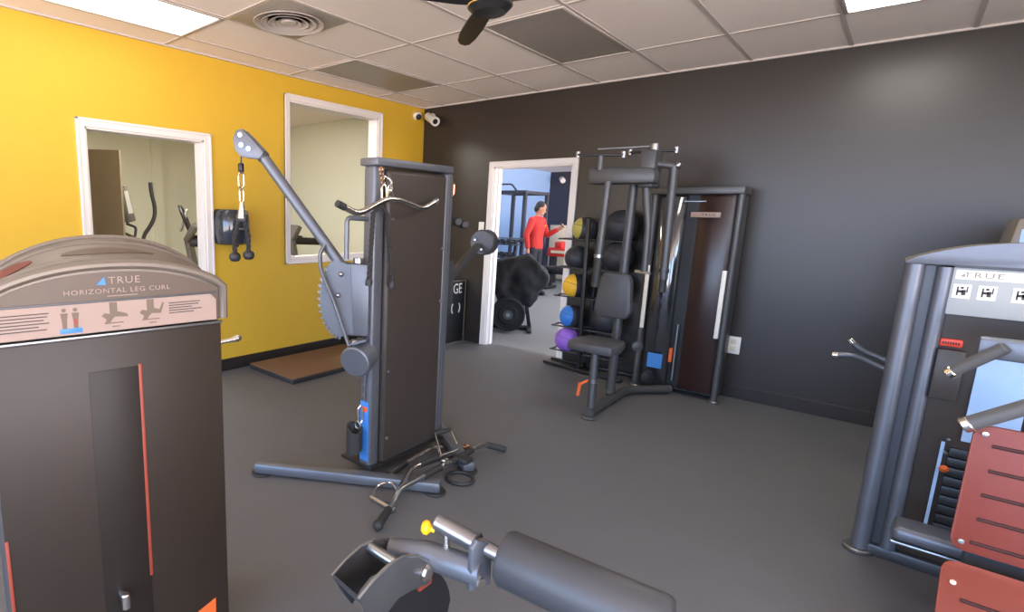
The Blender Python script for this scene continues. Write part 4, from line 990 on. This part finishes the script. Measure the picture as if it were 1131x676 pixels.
# beige cabinet, red bench, black bench
t = thing('storage_cabinet', 'beige cabinet against the navy wall behind the man', 'cabinet', (-5.80, 12.6, 0))
MB().bx(-6.22, -5.36, 12.45, 12.9, .03, 1.32, .01).build('body', BEIGE, t)
MB().bx(-6.21, -5.80, 12.435, 12.45, .06, 1.29, .004).build('door', BEIGE, t)
MB().bx(-5.78, -5.37, 12.435, 12.45, .06, 1.29, .004).build('door', BEIGE, t)
t = thing('red_bench', 'red padded bench with a beige strap in front of the beige cabinet', 'bench', (-5.50, 11.9, 0))
MB().bx(-5.90, -5.1, 11.75, 12.1, .62, .82, .03).build('seat_pad', REDC, t)
MB().bx(-5.74, -5.56, 11.76, 12.05, .80, .96, .03).build('head_pad', REDC, t)
MB().bx(-5.8, -5.2, 11.735, 11.75, .70, .76).build('strap', BEIGE, t)
for x in (-5.82, -5.18): MB().bx(x - .04, x + .04, 11.8, 12.05, 0, .62, .01).build('leg', BLACKM, t)
t = thing('flat_bench', 'black flat weight bench on the floor behind the man', 'bench', (-4.95, 10.9, 0))
MB().bx(-5.5, -4.3, 10.75, 11.05, .40, .48, .025).build('seat_pad', RUBBER, t)
MB().bar((-5.4, 10.9, .35), (-4.4, 10.9, .35), .08, .07).build('frame', BLACKM, t)
for x in (-5.35, -4.45):
    MB().bx(x - .04, x + .04, 10.65, 11.15, 0, .06, .01).build('foot', BLACKM, t)
    MB().bx(x - .035, x + .035, 10.86, 10.94, .05, .36).build('leg', BLACKM, t)
t = thing('security_camera', 'small white camera high on the navy wall', 'security camera', (-7.25, 15.0, 2.55))
MB().lathe([(.0, 0), (.07, 0), (.07, .03), (.0, .03)], (-7.25, 15.0, 2.58), (0, -1, 0)).build('mount', WHITE, t)
MB().lathe([(.0, 0), (.06, .0), (.07, .2), (.0, .2)], (-7.25, 14.96, 2.58), (.6, -.7, -.3)).build('housing', WHITE, t)

# ------------------------------------------------------------------ the man in red
man = thing('person', 'person in a red long sleeve shirt and black trousers looking at a phone', 'person', (-5.10, 9.66, 0), math.radians(-2))
def limb(b, pts, rad, n=14):
    for i in range(len(pts) - 1):
        b.tube([pts[i], pts[i + 1]], [rad[i], rad[i + 1]], n)
    for p_, r_ in zip(pts, rad): b.ball(p_, r_ * .995, n=14, m=10)
def fuse(o, vox, sm=6):
    r = o.modifiers.new('r', 'REMESH'); r.mode = 'VOXEL'; r.voxel_size = vox; r.use_smooth_shade = True
    s_ = o.modifiers.new('s', 'SMOOTH'); s_.iterations = sm; s_.factor = .5
    return o
def torso(b, secs, n=20):
    rings = []
    for (x, z, rx, ry) in secs:
        rings.append([b.bm.verts.new((x + rx * math.cos(2 * PI * k / n), ry * math.sin(2 * PI * k / n), z)) for k in range(n)])
    b.loft(rings)
HEAD = V((.045, .02, 1.66)); hy = math.radians(32)
HM = M.Translation(HEAD) @ M.Rotation(hy, 4, 'Z') @ M.Rotation(math.radians(24), 4, 'Y')
RA = [(0, -.19, 1.44), (-.05, -.27, 1.16), (.0, -.27, .92)]
LA = [(0, .19, 1.44), (.07, .29, 1.16), (.28, .29, 1.27)]
b = MB()
torso(b, [(.0, .88, .11, .155), (0, .98, .115, .16), (0, 1.12, .10, .145), (.005, 1.3, .12, .175), (0, 1.42, .105, .18), (0, 1.48, .07, .12), (.005, 1.52, .055, .06)])
limb(b, [(.005, .0, 1.48), (.03, .012, 1.60)], [.058, .055])
b.ball((0, 0, 0), 1, (.098, .078, .122), mtx=HM)
b.ball((0, 0, 0), 1, (.055, .052, .05), mtx=HM @ M.Translation((.052, 0, -.075)))
b.ball((0, 0, 0), 1, (.022, .013, .02), mtx=HM @ M.Translation((.102, 0, -.022)))
for s in (-1, 1):
    b.ball((0, 0, 0), 1, (.016, .012, .03), mtx=HM @ M.Translation((-.008, s * .08, -.01)))
    limb(b, [(0, s * .09, .92), (.015, s * .105, .50), (-.02, s * .11, .09)], [.085, .055, .04])
    limb(b, [(-.04, s * .11, .05), (.15, s * .13, .035)], [.042, .035])
limb(b, RA, [.052, .042, .031]); limb(b, LA, [.052, .042, .031])
def hand(b, w_, fwd, side, nrm, curl):
    w_, fwd, side, nrm = V(w_), V(fwd).normalized(), V(side).normalized(), V(nrm).normalized()
    limb(b, [w_, w_ + fwd * .08], [.028, .036])
    for i, (o_, ln) in enumerate(((-.027, .062), (-.009, .074), (.009, .07), (.027, .055))):
        k0 = w_ + fwd * .09 + side * o_; k1 = k0 + (fwd * math.cos(curl * .5) + nrm * math.sin(curl * .5)) * ln * .5; k2 = k1 + (fwd * math.cos(curl) + nrm * math.sin(curl)) * ln * .5
        limb(b, [k0, k1, k2], [.0095, .009, .008], 8)
    t0 = w_ + fwd * .035 - side * .034; limb(b, [t0, t0 - side * .022 + fwd * .035 + nrm * .01, t0 - side * .01 + fwd * .065 + nrm * .025], [.012, .011, .009], 8)
hand(b, RA[2], (.05, .0, -1), (1, 0, 0), (0, 1, 0), .5)
hand(b, LA[2], (.85, -.1, .45), (0, -1, 0), (-.35, 0, .9), 1.1)
body = fuse(b.build('body', SKIN, man, local=True), .007, 3)
b = MB()
torso(b, [(.0, .90, .128, .176), (0, .98, .13, .178), (0, 1.12, .122, .168), (.006, 1.3, .138, .192), (0, 1.42, .122, .198), (0, 1.485, .082, .13), (.003, 1.52, .066, .075)])
limb(b, RA[:2] + [(-.003, -.27, .935)], [.068, .056, .044]); limb(b, LA[:2] + [(.268, .29, 1.264)], [.068, .056, .044])
fuse(b.build('shirt', SHIRT, man, local=True), .010, 5)
MB().bx(.125, .142, .055, .095, 1.335, 1.352).build('shirt_logo', YBALL, man, local=True)
b = MB()
torso(b, [(.0, .84, .115, .16), (0, .95, .122, .17), (0, 1.0, .118, .164)])
for s in (-1, 1): limb(b, [(0, s * .088, .90), (.015, s * .105, .50), (-.02, s * .11, .10)], [.098, .072, .062])
fuse(b.build('trousers', TROUS, man, local=True), .012, 5)
for s in (-1, 1):
    b = MB(); limb(b, [(-.05, s * .11, .052), (.03, s * .117, .055), (.165, s * .13, .042)], [.05, .052, .04]); b.bx(-.1, .21, s * .12 - .045, s * .12 + .045, 0, .02, .008)
    b.build('shoe', SHOE, man, local=True)
b = MB(); b.ball((0, 0, 0), 1, (.092, .085, .092), mtx=HM @ M.Translation((-.026, 0, .045))); b.ball((0, 0, 0), 1, (.07, .08, .09), mtx=HM @ M.Translation((-.045, 0, -.012)))
fuse(b.build('hair', HAIR, man, local=True), .010, 3)
b = MB()
for s in (-1, 1): b.ball((0, 0, 0), 1, (.006, .012, .007), mtx=HM @ M.Translation((.088, s * .032, .012)), n=10, m=8)
b.build('eyes', HAIR, man, local=True)
MB().bx(-.004, .004, -.022, .022, -.003, .003, .001, HM @ M.Translation((.105, 0, -.068))).build('mouth', REDO, man, local=True)
pm = XF[man.name] @ V((.375, .27, 1.365))
ph = thing('smartphone', 'black smartphone held up in the hand of the person in red', 'phone', tuple(pm), math.radians(-2))
R_ = M.Rotation(math.radians(25), 4, 'Z') @ M.Rotation(math.radians(-35), 4, 'Y')
MB().bx(-.005, .005, -.036, .036, -.075, .075, .004, R_).build('case', BLACKM, ph, local=True)
MB().bx(-.0062, -.005, -.032, .032, -.068, .068, .0, R_).build('screen', SHIELDG, ph, local=True)

# ------------------------------------------------------------------ light
wd = bpy.data.worlds.new('World'); SC.world = wd; wd.use_nodes = True
nt = wd.node_tree; bg = nt.nodes['Background']; bg.inputs['Strength'].default_value = 1.0
tc = nt.nodes.new('ShaderNodeTexCoord'); sp_ = nt.nodes.new('ShaderNodeSeparateXYZ'); nt.links.new(tc.outputs['Generated'], sp_.inputs[0])
def remap(sock, lo, hi):
    n = nt.nodes.new('ShaderNodeMapRange'); n.inputs['From Min'].default_value = lo; n.inputs['From Max'].default_value = hi
    nt.links.new(sock, n.inputs['Value']); return n.outputs[0]
def blend(f, a, b):
    n = nt.nodes.new('ShaderNodeMix'); n.data_type = 'RGBA'; nt.links.new(f, n.inputs[0])
    for i, v in ((6, a), (7, b)):
        if isinstance(v, tuple): n.inputs[i].default_value = v
        else: nt.links.new(v, n.inputs[i])
    return n.outputs[2]
up_f = remap(sp_.outputs['Z'], -.06, .06)
ad = nt.nodes.new('ShaderNodeMath'); ad.operation = 'ADD'; nt.links.new(sp_.outputs['X'], ad.inputs[0]); nt.links.new(sp_.outputs['Y'], ad.inputs[1])
invented_sun_f = remap(ad.outputs[0], -.35, .25)       # invented sunny +x street and shaded shop front, unseen, added to tint the light
shade = blend(up_f, (9.0, 8.8, 9.4, 1), (4.6, 7.6, 12.6, 1))  # made-up shaded side of the street, unseen
sunny = blend(up_f, (19.5, 16.3, 15.0, 1), (6.5, 7.6, 9.5, 1))  # bright warm ground is made up to lift the ceiling
nt.links.new(blend(invented_sun_f, shade, sunny), bg.inputs['Color'])
def portal(loc, rot, sx, sy):
    l = bpy.data.lights.new('window_light', 'AREA'); l.shape = 'RECTANGLE'; l.size = sx; l.size_y = sy; l.cycles.is_portal = True
    o = bpy.data.objects.new('window_light', l); C.objects.link(o); o.location = loc; o.rotation_euler = rot
portal((-.6, YF - .13, 1.42), (PI / 2, 0, 0), 7.9, 2.2)
portal((XR + .13, -.85, 1.42), (PI / 2, 0, PI / 2), 4.5, 2.2)  # portal over the added right wall openings
portal((.27, 10.2, 1.5), (PI / 2, 0, PI / 2), 9.5, 2.1)

# ------------------------------------------------------------------ camera and render look
cam = bpy.data.cameras.new('Camera'); co = bpy.data.objects.new('Camera', cam); C.objects.link(co); SC.camera = co
cam.sensor_fit = 'HORIZONTAL'; cam.sensor_width = 36.0; cam.lens = 599.52 * 36.0 / 1131.0
cam.shift_x = (565.5 - 419.31) / 1131.0; cam.shift_y = (343.70 - 338.0) / 1131.0
yaw, pit, rol = math.radians(43.5747), math.radians(-10.225), math.radians(1.399)
fw = V((-math.sin(yaw) * math.cos(pit), math.cos(yaw) * math.cos(pit), math.sin(pit)))
rt = V((math.cos(yaw), math.sin(yaw), 0)); up = rt.cross(fw)
r2 = rt * math.cos(rol) + up * math.sin(rol); u2 = -rt * math.sin(rol) + up * math.cos(rol)
co.matrix_world = M(((r2.x, u2.x, -fw.x, 0), (r2.y, u2.y, -fw.y, 0), (r2.z, u2.z, -fw.z, 1.5), (0, 0, 0, 1)))
cam.clip_start = .05; cam.clip_end = 60
vs = SC.view_settings; vs.view_transform = 'Standard'; vs.look = 'None'; vs.exposure = 0.12; vs.gamma = 1.0; vs.use_curve_mapping = False
SC.cycles.use_denoising = True
SC.cycles.max_bounces = 8; SC.cycles.diffuse_bounces = 5; SC.cycles.sample_clamp_indirect = 6.0
